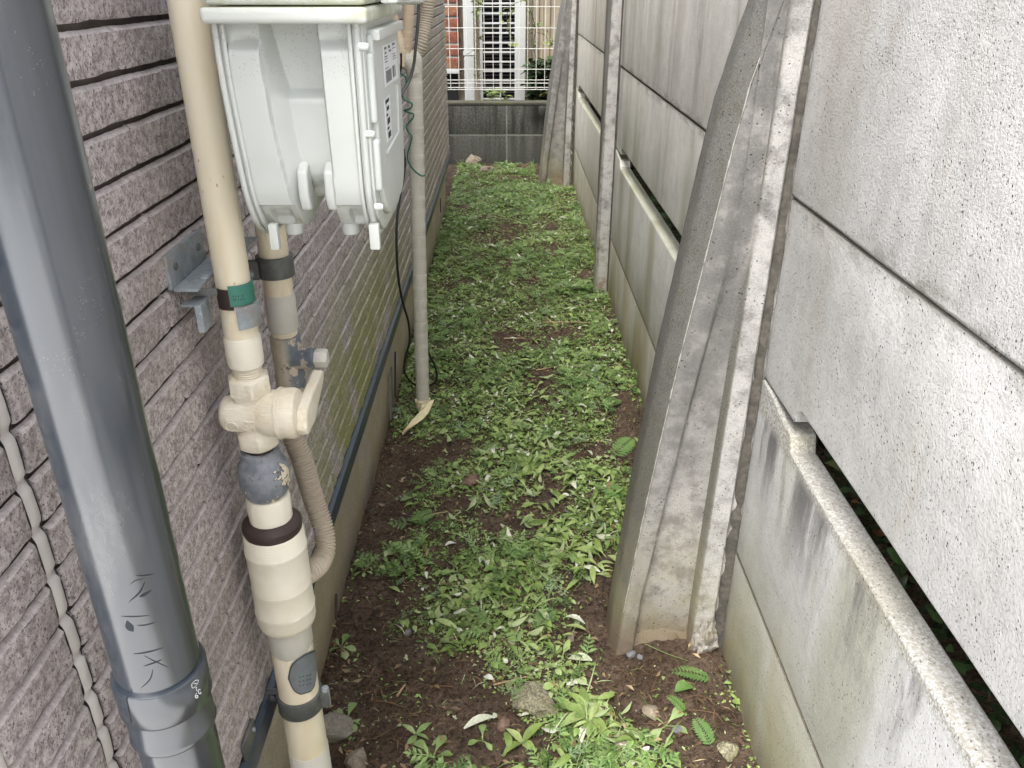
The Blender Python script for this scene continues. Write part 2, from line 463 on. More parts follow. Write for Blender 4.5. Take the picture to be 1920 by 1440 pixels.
def mat_peel():
    t = NT("peeling_paint_grey", 0.55, 0.4)
    n = t.noise(38, 6, rough=0.6, dist=0.6)
    n2 = t.noise(60, 5)
    m = t.ss(n, 0.545, 0.56)
    c = t.mix(t.ss(t.noise(60, 4), 0.35, 0.7), (0.22, 0.235, 0.26), (0.12, 0.135, 0.155))
    c = t.mix(m, c, (0.62, 0.55, 0.41))
    c = t.mix(t.mul(t.ss(n, 0.530, 0.545), t.ss(n, 0.560, 0.545)), c, (0.05, 0.05, 0.05))
    return t.out(c, t.bump(t.math('ADD', t.mul(m, 1.0), t.mul(t.noise(90, 4), 0.4)), 0.7, 0.0012))
def mat_peel_cream():
    t = NT("peeling_paint_cream", 0.6, 0.35)
    s = t.sep()
    n = t.noise(75, 6, t.map((1, 1, 1.4)), rough=0.55, dist=0.5)
    m = t.ss(n, 0.36, 0.345)
    side = t.ss(s[0], -0.262, -0.250)
    big = t.mul(t.ss(t.noise(45, 5), 0.42, 0.47), side)
    c = t.mix(t.ss(t.noise(30, 4), 0.35, 0.7), (0.50, 0.44, 0.34), (0.38, 0.33, 0.25))
    c = t.mix(m, c, (0.12, 0.075, 0.06))
    c = t.mix(big, c, t.mix(t.ss(t.noise(60, 4), 0.4, 0.7), (0.15, 0.17, 0.19), (0.10, 0.115, 0.13)))
    return t.out(c, t.bump(t.math('ADD', t.mul(t.math('MAXIMUM', m, big), -1.0), t.mul(t.noise(90, 4), 0.4)), 0.7, 0.0012))
def mat_vinyl():
    t = NT("slate_vinyl", 0.3, 0.6); t.b.inputs["IOR"].default_value = 1.85
    a = t.noise(1.0, 4, t.map((90, 90, 2.0))); b = t.noise(1.0, 5, t.map((240, 240, 5)))
    c = t.mix(t.ss(a, 0.35, 0.7), (0.016, 0.022, 0.030), (0.022, 0.029, 0.038))
    c = t.mix(t.mul(t.ss(t.vor(90), 0.14, 0.05), t.ss(t.noise(8, 2), 0.6, 0.68)), c, (0.20, 0.13, 0.08))
    t.b.inputs["Coat Weight"].default_value = 0.0; t.b.inputs["Coat Roughness"].default_value = 0.42; t.b.inputs["Coat IOR"].default_value = 1.5
    c = t.mix(t.ss(t.noise(1.0, 6, t.map((25, 25, 7)), rough=0.75), 0.46, 0.72, 0, 0.55), c, (0.085, 0.088, 0.090))
    c = t.mix(t.mul(t.ss(t.vor(520), 0.22, 0.10), t.ss(t.noise(30, 3), 0.55, 0.66)), c, (0.13, 0.125, 0.115))
    return t.out(c, t.bump(t.noise(60, 3), 0.10, 0.0003), t.ss(b, 0.3, 0.7, 0.20, 0.23))
def mat_meter():
    t = NT("meter_white_paint", 0.32, 0.5)
    s = t.sep(); z = s[2]
    c = t.mix(t.ss(t.noise(12, 4), 0.35, 0.7), (0.53, 0.55, 0.52), (0.485, 0.505, 0.475))
    dm = t.mul(t.ss(z, 1.01, 1.064), t.mul(t.ss(t.vor(420), 0.30, 0.16), t.ss(t.noise(60, 3), 0.45, 0.58)))
    c = t.mix(t.mul(dm, 0.6), c, (0.20, 0.18, 0.14))
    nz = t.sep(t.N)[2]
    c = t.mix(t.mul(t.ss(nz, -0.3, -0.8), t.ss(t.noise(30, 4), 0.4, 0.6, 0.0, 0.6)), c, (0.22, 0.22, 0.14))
    return t.out(c, t.bump(t.noise(40, 3), 0.12, 0.0006))
def mat_meter_cap():
    t = NT("mossy_white_enamel", 0.4, 0.5)
    z = t.sep()[2]
    x = t.sep()[0]
    g = t.mul(t.ss(t.noise(35, 5, rough=0.7), 0.36, 0.56), t.ss(z, 1.076, 1.090))
    g = t.math('MAXIMUM', g, t.mul(t.ss(x, -.125, -.100), t.ss(t.noise(50, 4), 0.35, 0.55)))
    g = t.math('MAXIMUM', g, t.ss(t.math('ABSOLUTE', t.math('SUBTRACT', z, 1.083)), 0.0016, 0.0004))
    c = t.mix(t.mul(g, 0.45), (0.58, 0.60, 0.56), (0.33, 0.35, 0.11))
    c = t.mix(t.ss(t.noise(90, 5, rough=0.7), 0.62, 0.72, 0, 0.5), c, (0.25, 0.22, 0.12))
    return t.out(c, t.bump(t.noise(60, 4), 0.2, 0.0008))
def mat_galv(name="galvanised_steel", c1=(0.32, 0.35, 0.37), c2=(0.22, 0.25, 0.27), rough=0.5):
    t = NT(name, rough, 0.5)
    c = t.mix(t.ss(t.noise(45, 5, rough=0.7), 0.35, 0.65), c1, c2)
    c = t.mix(t.ss(t.noise(160, 4), 0.60, 0.72, 0, 0.5), c, tuple(min(1, v * 1.5) for v in c1))
    c = t.mix(t.ss(t.noise(18, 4), 0.60, 0.72, 0, 0.5), c, (0.26, 0.20, 0.14))
    t.b.inputs["Metallic"].default_value = 0.35
    return t.out(c, t.bump(t.noise(120, 4), 0.4, 0.0006))
def mat_block():
    t = NT("weathered_block", 0.95, 0.15)
    s = t.sep(); x, z = s[0], s[2]
    c = t.mix(t.ss(t.noise(90, 4, rough=0.7), 0.35, 0.65), (0.060, 0.060, 0.054), (0.125, 0.125, 0.112))
    sv = t.noise(1.0, 5, t.map((22, 1, 1.6)), rough=0.65)
    c = t.mix(t.ss(sv, 0.42, 0.62, 0, 0.75), c, (0.028, 0.030, 0.025))
    c = t.mix(t.mul(t.ss(z, 0.25, 0.02), 0.45), c, (0.13, 0.128, 0.118))
    d = t.mul(t.ss(x, 0.08, 0.20), t.ss(z, 0.20, 0.30)); d = t.mul(d, t.ss(t.noise(9, 3), 0.3, 0.5))
    c = t.mix(t.mul(d, 0.9), c, (0.012, 0.012, 0.010))
    return t.out(c, t.bump(t.noise(300, 4, rough=0.7), 0.8, 0.003))

M = {}
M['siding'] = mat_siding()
M['panel_near'] = mat_concrete("panel_concrete_near", (0.53, 0.53, 0.527), (0.63, 0.627, 0.62), pit=0.9, streak=0.40, green=0.8, lip=0.95)
M['panel_near_plain'] = mat_concrete("panel_concrete_near_rough", (0.52, 0.517, 0.51), (0.635, 0.63, 0.622), pit=1.0, streak=0.30, green=0.10, grain=1.4)
M['panel_mid'] = mat_concrete("panel_concrete_mid", (0.58, 0.575, 0.54), (0.69, 0.68, 0.645), pit=0.6, streak=0.75, green=0.9)
M['panel_far'] = mat_concrete("panel_concrete_far", (0.55, 0.52, 0.455), (0.63, 0.60, 0.535), pit=0.4, streak=1.0, green=0.8)
M['foundation'] = mat_concrete("foundation_concrete", (0.42, 0.37, 0.30), (0.52, 0.46, 0.38), pit=0.5, streak=0.1, green=0.15, grain=1.8)
M['mortar'] = simple("dirty_mortar", (0.115, 0.105, 0.09), 0.95, 0.1, 0.3, 120, 0.002)
M['post'] = mat_post()
M['soil'] = mat_soil()
M['wornedge'] = simple("worn_pale_concrete", (0.44, 0.43, 0.39), 0.95, 0.1, 0.2, 200, 0.001)
M['flash'] = simple("slate_blue_flashing", (0.030, 0.042, 0.058), 0.35, 0.5, 0.12, 40, 0.0003)
M['backing'] = simple("siding_backing", (0.19, 0.16, 0.15), 0.9, 0.1, 0.2, 60, 0.001)
M['sealant'] = simple("pinkish_sealant", (0.60, 0.56, 0.53), 0.6, 0.3, 0.12, 50, 0.0008)
M['crack'] = simple("sealant_crack", (0.05, 0.045, 0.05), 0.9, 0.1)
M['cream'] = mat_cream_pipe()
M['thick'] = mat_thick_paint()
M['wrapw'] = mat_wrap("white_pipe_wrap", (0.72, 0.68, 0.57), (0.64, 0.59, 0.47))
M['wrapg'] = mat_wrap("grey_pipe_wrap", (0.58, 0.56, 0.50), (0.52, 0.50, 0.44))
M['actape'] = mat_wrap("ivory_insulation_tape", (0.56, 0.54, 0.46), (0.47, 0.45, 0.38), 0.004)
M['tape2'] = mat_wrap("beige_insulation_tape", (0.56, 0.45, 0.32), (0.48, 0.38, 0.26), 0.004)
M['torn'] = simple("torn_tape", (0.72, 0.64, 0.40), 0.7, 0.2, 0.12, 70, 0.0008)
M['peel'] = mat_peel()
M['peelc'] = mat_peel_cream()
M['hose'] = simple("corrugated_beige_hose", (0.40, 0.345, 0.265), 0.5, 0.4, 0.08, 20, 0.0002)
M['vinyl'] = mat_vinyl()
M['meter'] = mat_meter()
M['cap'] = mat_meter_cap()
M['galv'] = mat_galv()
M['galvd'] = mat_galv("dull_dark_steel", (0.13, 0.135, 0.13), (0.085, 0.09, 0.085), 0.55)
M['rubber'] = simple("black_rubber", (0.020, 0.021, 0.023), 0.6, 0.3, 0.2, 60, 0.0003)
M['brownring'] = simple("dark_brown_ring", (0.045, 0.030, 0.026), 0.55, 0.35, 0.25, 60, 0.0006)
M['green'] = simple("green_band_label", (0.045, 0.19, 0.14), 0.4, 0.4, 0.08, 60, 0.0002)
M['greywire'] = simple("grey_cable_sheath", (0.10, 0.105, 0.10), 0.45, 0.4, 0.06)
M['greenwire'] = simple("green_wire_sheath", (0.012, 0.13, 0.075), 0.35, 0.5, 0.06)
M['ink'] = simple("dark_ink", (0.03, 0.03, 0.035), 0.6, 0.2, 0.05)
M['inkg'] = simple("grey_ink", (0.16, 0.165, 0.18), 0.6, 0.2, 0.05)
M['paper'] = simple("white_label", (0.74, 0.75, 0.76), 0.4, 0.4, 0.05)
M['oval'] = simple("grey_sticker", (0.15, 0.17, 0.18), 0.4, 0.45, 0.15, 90, 0.0002)
M['ovalrim'] = simple("dark_sticker_rim", (0.06, 0.07, 0.075), 0.4, 0.45, 0.1)
M['whitemark'] = simple("white_print", (0.62, 0.64, 0.64), 0.5, 0.3, 0.05)
M['scratch'] = simple("dark_scratch", (0.018, 0.022, 0.026), 0.6, 0.2, 0.05)
M['block'] = mat_block()
M['blockmortar'] = simple("pale_block_mortar", (0.24, 0.24, 0.215), 0.95, 0.1, 0.25, 90, 0.001)
M['coping'] = simple("mossy_coping", (0.085, 0.082, 0.065), 0.95, 0.1, 0.25, 40, 0.002, dark=(0.10, 0.12, 0.045))
M['whitewire'] = simple("white_coated_wire", (0.58, 0.575, 0.54), 0.4, 0.4, 0.05)
M['whitepaint'] = simple("white_painted_metal", (0.44, 0.45, 0.445), 0.4, 0.4, 0.06, 20)
M['redbrick'] = simple("red_brick", (0.20, 0.075, 0.048), 0.9, 0.15, 0.35, 70, 0.002, dark=(0.30, 0.17, 0.09))
M['brickmortar'] = simple("grey_mortar", (0.36, 0.34, 0.32), 0.95, 0.1, 0.15, 90, 0.001)
M['beige'] = simple("beige_ribbed_siding", (0.34, 0.295, 0.225), 0.7, 0.25, 0.2, 8, 0.0005)
M['dark'] = simple("dark_interior", (0.012, 0.012, 0.013), 0.7, 0.2, 0.1)
M['louvre'] = simple("dark_louvre", (0.020, 0.020, 0.021), 0.5, 0.3, 0.1)
M['stem'] = simple("brown_stem", (0.10, 0.075, 0.045), 0.8, 0.2, 0.2)
M['greenstem'] = simple("green_stem", (0.16, 0.22, 0.08), 0.6, 0.3, 0.1)
M['straw'] = simple("dry_straw", (0.42, 0.31, 0.18), 0.8, 0.2, 0.2, 80, 0.0005)
M['root'] = simple("brown_root", (0.16, 0.095, 0.055), 0.9, 0.15, 0.25, 80, 0.0005)
M['redstone'] = simple("reddish_stone", (0.20, 0.135, 0.10), 0.9, 0.2, 0.35, 160, 0.0015)
M['tanstone'] = simple("tan_stone", (0.30, 0.25, 0.19), 0.9, 0.2, 0.35, 160, 0.0015)
M['buffstone'] = simple("buff_stone", (0.26, 0.235, 0.195), 0.9, 0.2, 0.3, 180, 0.002, dark=(0.14, 0.12, 0.09))
M['greystone'] = simple("grey_stone", (0.17, 0.17, 0.175), 0.8, 0.3, 0.2, 60, 0.001)
M['mossstone'] = simple("mossy_stone", (0.30, 0.28, 0.19), 0.95, 0.15, 0.6, 260, 0.004, dark=(0.12, 0.12, 0.05))
M['deadleaf'] = simple("dead_brown_leaf", (0.30, 0.16, 0.11), 0.8, 0.2, 0.2, 90, 0.0006)
M['petal'] = simple("white_petal", (0.80, 0.80, 0.74), 0.5, 0.3, 0.04)
M['asphalt'] = simple("grey_ground", (0.16, 0.155, 0.145), 0.95, 0.15, 0.2, 30, 0.003)
G_ = [(0.0, (0.040, 0.042, 0.016)), (0.18, (0.085, 0.135, 0.030)), (0.42, (0.16, 0.265, 0.060)), (0.68, (0.27, 0.40, 0.110)), (0.86, (0.42, 0.52, 0.24)), (1.0, (0.62, 0.63, 0.46))]
M['weed'] = mat_leaf("weed_leaf", G_)
M['lacy'] = mat_leaf("lacy_leaf", [(0.0, (0.07, 0.14, 0.040)), (0.5, (0.15, 0.27, 0.075)), (1.0, (0.29, 0.43, 0.15))], back=(0.26, 0.34, 0.22))
M['spoon'] = mat_leaf("spoon_leaf", [(0.0, (0.18, 0.27, 0.08)), (0.5, (0.25, 0.37, 0.13)), (1.0, (0.34, 0.44, 0.20))], back=(0.42, 0.48, 0.32))
M['long'] = mat_leaf("long_leaf", [(0.0, (0.15, 0.23, 0.055)), (0.5, (0.26, 0.36, 0.10)), (1.0, (0.40, 0.48, 0.20))], back=(0.40, 0.46, 0.28))
M['pale'] = mat_leaf("pale_leaf", [(0.0, (0.42, 0.45, 0.32)), (1.0, (0.66, 0.66, 0.56))], back=(0.6, 0.6, 0.5), trans=0.1)
M['litter'] = mat_leaf("brown_litter", [(0.0, (0.06, 0.035, 0.02)), (0.5, (0.15, 0.09, 0.05)), (0.85, (0.26, 0.17, 0.09)), (1.0, (0.42, 0.33, 0.2))], back=(0.2, 0.14, 0.08), trans=0.05)
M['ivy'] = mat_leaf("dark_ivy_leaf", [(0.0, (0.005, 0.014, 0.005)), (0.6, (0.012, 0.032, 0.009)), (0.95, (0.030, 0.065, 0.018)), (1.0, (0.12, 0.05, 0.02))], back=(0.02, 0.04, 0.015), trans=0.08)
M['vine'] = mat_leaf("vine_leaf", [(0.0, (0.05, 0.10, 0.02)), (1.0, (0.22, 0.26, 0.08))])

# ------------------------------------------------------------------ numpy noise and ground
RS = np.random.RandomState(7)
_tab = RS.rand(256, 256)
def vnoise(x, y, sc, off=0.0):
    x = np.asarray(x) * sc + off + 37.1; y = np.asarray(y) * sc + off * 1.7 + 11.3
    xi = np.floor(x).astype(int); yi = np.floor(y).astype(int); fx = x - xi; fy = y - yi
    fx = fx * fx * (3 - 2 * fx); fy = fy * fy * (3 - 2 * fy)
    g = lambda a, b: _tab[a % 256, b % 256]
    return (g(xi, yi) * (1 - fx) + g(xi + 1, yi) * fx) * (1 - fy) + (g(xi, yi + 1) * (1 - fx) + g(xi + 1, yi + 1) * fx) * fy
def gz(x, y):
    x = np.asarray(x, float); y = np.asarray(y, float)
    h = (vnoise(x, y, 4) - .5) * 0.022 + (vnoise(x, y, 14, 5) - .5) * 0.016 + (vnoise(x, y, 45, 9) - .5) * 0.009 + (vnoise(x, y, 120, 3) - .5) * 0.0045
    # soil banked a little around the buttress foot and loosened along the foundation
    h = h + (vnoise(x, y, 75, 21) ** 2 - .33) * 0.005 + 0.018 * np.exp(-((x - .30) ** 2 / .004 + (y - 1.10) ** 2 / .006))
    h = h - 0.020 * np.exp(-((x + .27) ** 2 / .003 + (y - 1.02) ** 2 / .008))
    return h
def gz1(x, y): return float(gz(x, y))

def grid_mesh(name, X, Y, Z):
    ny, nx = X.shape
    v = np.stack([X, Y, Z], -1).reshape(-1, 3)
    i = np.arange(ny * nx).reshape(ny, nx)
    q = np.stack([i[:-1, :-1], i[:-1, 1:], i[1:, 1:], i[1:, :-1]], -1).reshape(-1, 4)
    return np_mesh(name, v, q)
def np_mesh(name, v, q, rnd=None, smooth=True):
    me = bpy.data.meshes.new(name)
    k = q.shape[1]
    me.vertices.add(len(v)); me.vertices.foreach_set("co", np.ascontiguousarray(v, dtype=np.float32).ravel())
    me.loops.add(q.size); me.loops.foreach_set("vertex_index", q.astype(np.int32).ravel())
    me.polygons.add(len(q)); me.polygons.foreach_set("loop_start", np.arange(0, q.size, k, dtype=np.int32))
    me.polygons.foreach_set("loop_total", np.full(len(q), k, dtype=np.int32))
    me.polygons.foreach_set("use_smooth", np.full(len(q), smooth))
    me.update(calc_edges=True)
    if rnd is not None:
        a = me.attributes.new("rnd", 'FLOAT', 'POINT'); a.data.foreach_set("value", rnd.astype(np.float32))
    return me

# outer ground sheet (the wide world) and the alley soil
s = 60.0
gm = MB(); gm.add([(-s, -s, -0.06), (s, -s, -0.06), (s, s, -0.06), (-s, s, -0.06)], [(0, 1, 2, 3)])
tag(gm.build("ground", M['asphalt']), kind='structure')
b = MB(); b.box(-4.0, 4.0, -5.0, 0.16, -.05, -.004); tag(b.build("pavement", simple("pale_pavement", (0.66, 0.66, 0.65), 0.9, 0.2, 0.08, 20, 0.001), None, bevel=.004), kind='structure')
xs = np.linspace(-0.45, 0.40, 130); ys = np.concatenate([np.linspace(0.15, 2.2, 300), np.linspace(2.21, 5.6, 280)])
GX, GY = np.meshgrid(xs, ys)
tag(link_mesh("soil", grid_mesh("soil", GX, GY, gz(GX, GY)), M['soil']), kind='structure')
xs = np.linspace(0.42, 3.0, 60); ys = np.linspace(-1.5, 7, 120); GX, GY = np.meshgrid(xs, ys)
tag(link_mesh("garden_soil", grid_mesh("garden_soil", GX, GY, gz(GX, GY) - 0.02), M['soil']), kind='structure')

# ------------------------------------------------------------------ the house with stone-look siding
XS = -0.304            # face of the siding
Z0 = 0.302             # bottom of the siding
PZ = 0.0366            # course height
YC = 0.335             # near corner of the house
YE = 4.33              # far end
DEP = 0.0095
house = empty("house", (-1.6, 2.3, 0), "house side in pinkish grey split stone siding along the left of the alley", "house")
b = MB()
b.box(-3.0, XS - DEP, YC + DEP, YE, Z0 - 0.004, 2.25)
b.build("wall", M['backing'], house)
b = MB(); b.box(-3.0, -0.3325, YC + 0.03, YE - 0.02, -0.1, Z0 - 0.006)
b.build("foundation", M['foundation'], house, bevel=0.003)
# flashing along the foot of the siding
b = MB()
b.prism([(XS - .012, Z0 - .002), (XS + .006, Z0 - .006), (XS + .006, Z0 - .036), (XS + .001, Z0 - .040), (XS - .026, Z0 - .040), (XS - .026, Z0 - .0125)], 'Y', 2.95, YE + .004)
b.build("flashing", M['flash'], house, bevel=0.0012)
b = MB()
b.prism([(XS - .012, Z0 - .002), (XS + .0055, Z0 - .006), (XS + .0055, Z0 - .036), (XS + .001, Z0 - .040), (XS - .026, Z0 - .040), (XS - .026, Z0 - .0125)], 'Y', YC - .004, 2.947)
b.build("flashing", M['flash'], house, bevel=0.0012)
b = MB(); b.box(-3.0, -0.27, YC - 0.02, YE + 0.10, 2.25, 2.42)
b.build("eaves", M['whitepaint'], house, bevel=0.01)

def brick_mesh(L, hgt, ny, nz, seed, dep=DEP):
    """rough split-face strip; local x out of the wall, y along, z up, origin at centre of back"""
    rr = random.Random(seed)
    yl = [-L / 2, -L / 2 + .0015] + list(np.linspace(-L / 2 + .005, L / 2 - .005, ny)) + [L / 2 - .0015, L / 2]
    zl = [-hgt / 2, -hgt / 2 + .0003] + list(np.linspace(-hgt / 2 + .0014, hgt / 2 - .0034, nz)) + [hgt / 2 - .0026, hgt / 2]
    off = seed * 13.7
    V = []; F = []
    tilt = rr.uniform(-.0012, .0012)
    for j, y in enumerate(yl):
        eb = noise.noise((y * 45, off, 0)) * .0010 + noise.noise((y * 160, off, 3)) * .0006
        et = noise.noise((y * 30, off, 9)) * .0013 + noise.noise((y * 140, off, 5)) * .0009
        for i, z in enumerate(zl):
            zz = z
            d = dep * 0.86 + noise.noise((y * 30 + z * 26, z * 40, off)) * .0014 + noise.noise((y * 110, z * 120, off)) * .0011 + tilt * y * 4
            if i <= 1: zz += eb
            if i >= nz + 2: zz += et * (0.5 if i == nz + 3 else 1)
            if i == 0: d = 0.0
            elif i == 1: d *= 0.97
            elif i == nz + 2: d *= 0.90
            elif i == nz + 3: d = dep * .42
            if j == 0 or j == len(yl) - 1: d = min(d, dep * 0.30) if 0 < i < nz + 3 else 0
            elif j == 1 or j == len(yl) - 2: d *= 0.86
            V.append((d, y, zz))
    nz4 = len(zl)
    for j in range(len(yl) - 1):
        for i in range(nz4 - 1):
            a = j * nz4 + i
            F.append((a, a + nz4, a + nz4 + 1, a + 1))
    me = bpy.data.meshes.new("brick"); me.from_pydata(V, [], F)
    me.polygons.foreach_set("use_smooth", [True] * len(F))
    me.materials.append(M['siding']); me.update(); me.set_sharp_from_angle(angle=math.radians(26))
    return me
_bc = {}
def brick_for(L, Yc, seed):
    hi = Yc < 1.9
    key = (round(L, 3), hi, seed % (7 if hi else 4))
    if key not in _bc:
        _bc[key] = brick_mesh(L, PZ - .0048, max(6, int(L / (.0055 if hi else .02))), 7 if hi else 4, key[2] + int(L * 1000))
    return _bc[key]
SEAM = 0.433
rb = random.Random(3)
far_rows = []
nrow = 29
for i in range(66):
    z = Z0 + (i + 0.5) * PZ - 0.0004
    if z > 2.22: break
    cuts = [YC + .004, SEAM - .0065, SEAM + .0065]
    k0 = 0.683 if i % 2 == 0 else 0.936
    while k0 < YE - 0.05:
        cuts.append(k0); k0 += 0.506
    cuts.append(YE)
    segs = [(YC + .004, SEAM - .0065)]
    c2 = cuts[2:]
    for a, c in zip(c2[:-1], c2[1:]): segs.append((a + .0008, c - .0008))
    for n_, (a, c) in enumerate(segs):
        L = c - a; yc = (a + c) / 2
        if i < nrow:
            me = brick_for(L, yc, rb.randrange(1000))
            o = link_mesh("brick", me, None, house)
            o.location = (XS - DEP, yc, z)
        else: far_rows.append((a, c, z))
b = MB()
for (a, c, z) in far_rows:
    x0, x1, h = XS - DEP - .001, XS - .002, (PZ - .0052) / 2
    b.prism([(x0, z - h), (x1, z - h + .001), (x1, z + h - .004), (x0, z + h)], 'Y', a, c)
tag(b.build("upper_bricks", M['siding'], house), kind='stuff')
# the corner returns of the same stone on the house front
for i in range(nrow):
    z = Z0 + (i + 0.5) * PZ
    o = link_mesh("brick", brick_for(0.506, 1.0, i), None, house)
    o.rotation_euler = (0, 0, -math.pi / 2)
    o.location = (XS - .012 - 0.253, YC + DEP, z)
b = MB()
for i in range(nrow, 66):
    z = Z0 + (i + 0.5) * PZ
    if z < 2.22: b.box(-3.0, XS - .008, YC + .0015, YC + DEP + .001, z - .0155, z + .0155)
for i in range(nrow):
    z = Z0 + (i + 0.5) * PZ
    b.box(-3.0, XS - .52, YC + .0015, YC + DEP + .001, z - .0155, z + .0155)
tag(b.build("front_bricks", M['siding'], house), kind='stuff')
b = MB(); b.box(XS - .012, XS - .0015, YC - .001, YC + .0045, Z0 - .002, 2.22)
b.build("corner_trim", M['sealant'], house, bevel=0.0015)
# sealant joint following the courses
b = MB(); vs = []; fs = []; nz_ = 460; nc = 7
for i in range(nz_):
    z = Z0 + i * 0.0022
    ph = ((z - Z0) % PZ) / PZ
    g = 1 - 0.85 * math.exp(-((min(ph, 1 - ph)) / 0.11) ** 2)
    wob = noise.noise((0, 0, z * 26)) * .0016
    w = .0060 * (0.90 + 0.12 * g)
    for k in range(nc):
        u = -1 + 2 * k / (nc - 1)
        x = XS - DEP + DEP * (0.42 + 0.42 * g) * (1 - 0.22 * u * u) + (0.0002 * noise.noise((u * 3, 0, z * 150)))
        vs.append((x, SEAM + wob + u * w, z))
for i in range(nz_ - 1):
    for k in range(nc - 1):
        a = i * nc + k; fs.append((a, a + 1, a + nc + 1, a + nc))
b.add(vs, fs); sj = b.build("sealant_joint", M['sealant'], house, smooth=True)
b = MB(); pts = []
for i in range(0, nz_, 3):
    z = Z0 + i * 0.0022; ph = ((z - Z0) % PZ) / PZ
    g = 1 - 0.85 * math.exp(-((min(ph, 1 - ph)) / 0.11) ** 2)
    pts.append((XS - DEP + DEP * (0.42 + 0.42 * g) * 0.90, SEAM + noise.noise((0, 0, z * 26)) * .0016 + .0046 + noise.noise((3, 0, z * 70)) * .001, z))
b.tube(pts, 0.0005, 5); b.build("sealant_crack", M['crack'], sj)

# ------------------------------------------------------------------ concrete fence
XP = 0.386; TH = 0.036
fence = empty("concrete_fence", (0.40, 2.0, 0), "stained precast concrete fence of slotted wall panels set between posts, right side of the alley", "fence")
bays = [(-2.52, -0.74, 'panel_near'), (-0.66, 1.108, 'panel_near'), (1.192, 2.992, 'panel_mid'), (3.068, 4.862, 'panel_far'), (4.945, 6.75, 'panel_far')]
def wob_line(p, q, n, seed, amp=0.0009):
    out = []
    for k in range(n):
        t = k / n; y = p[0] + (q[0] - p[0]) * t; z = p[1] + (q[1] - p[1]) * t
        out.append((y + noise.noise((y * 20, z * 20, seed)) * amp, z + noise.noise((y * 20, z * 20, seed + 7)) * amp))
    return out
def loop(pts, seed, step=0.03, amp=0.0009):
    out = []
    for i in range(len(pts)):
        p, q = pts[i], pts[(i + 1) % len(pts)]
        n = max(1, int(math.hypot(q[0] - p[0], q[1] - p[1]) / step))
        out += wob_line(p, q, n, seed + i, amp)
    return out
def panel(y0, y1, z0, z1, mat, notch_top=None, notch_bot=None, seed=0, bev=0.004, dx=0.0):
    pts = [(y0, z0)]
    if notch_bot:   # slot cut up from the bottom edge
        zb = notch_bot
        pts += [(y0 + .10, z0), (y0 + .108, zb - .012), (y0 + .122, zb), (y1 - .165, zb), (y1 - .152, zb - .006), (y1 - .146, zb - .018), (y1 - .144, z0)]
    pts += [(y1, z0), (y1, z1)]
    if notch_top:
        zt = notch_top
        pts += [(y1 - .05, z1 - .001), (y1 - .10, z1 - .010), (y1 - .145, z1 - .014), (y1 - .155, zt), (y0 + .115, zt), (y0 + .105, z1 - .01)]
    pts += [(y0, z1)]
    b = MB(); b.prism(loop(pts, seed), 'X', XP + dx, XP + TH + dx)
    return b.build("panel", M[mat], fence, bevel=bev, segs=3, angle=50)
random.seed(5)
for k, (y0, y1, mk) in enumerate(bays):
    rows = [(-0.10, 0.2255), (0.2285, 0.556), (0.559, 0.8325), (0.8355, 1.140), (1.143, 1.440)]
    for i, (z0, z1) in enumerate(rows):
        m = mk
        if mk == 'panel_near' and i >= 2: m = 'panel_near_plain'
        dx = [0, .0, .0018, .0, .002][i] + (k % 2) * .001
        bv = .0022 if i == 0 else .0045
        panel(y0, y1, z0, z1, m, notch_top=0.519 if i == 1 else None, notch_bot=0.584 if i == 2 else None, seed=k * 10 + i, bev=bv, dx=dx)
    b = MB(); b.box(XP - .012, XP + TH + .012, y0 - .02, y1 + .02, 1.442, 1.475)
    b.build("coping", M['post'], fence, bevel=.006)

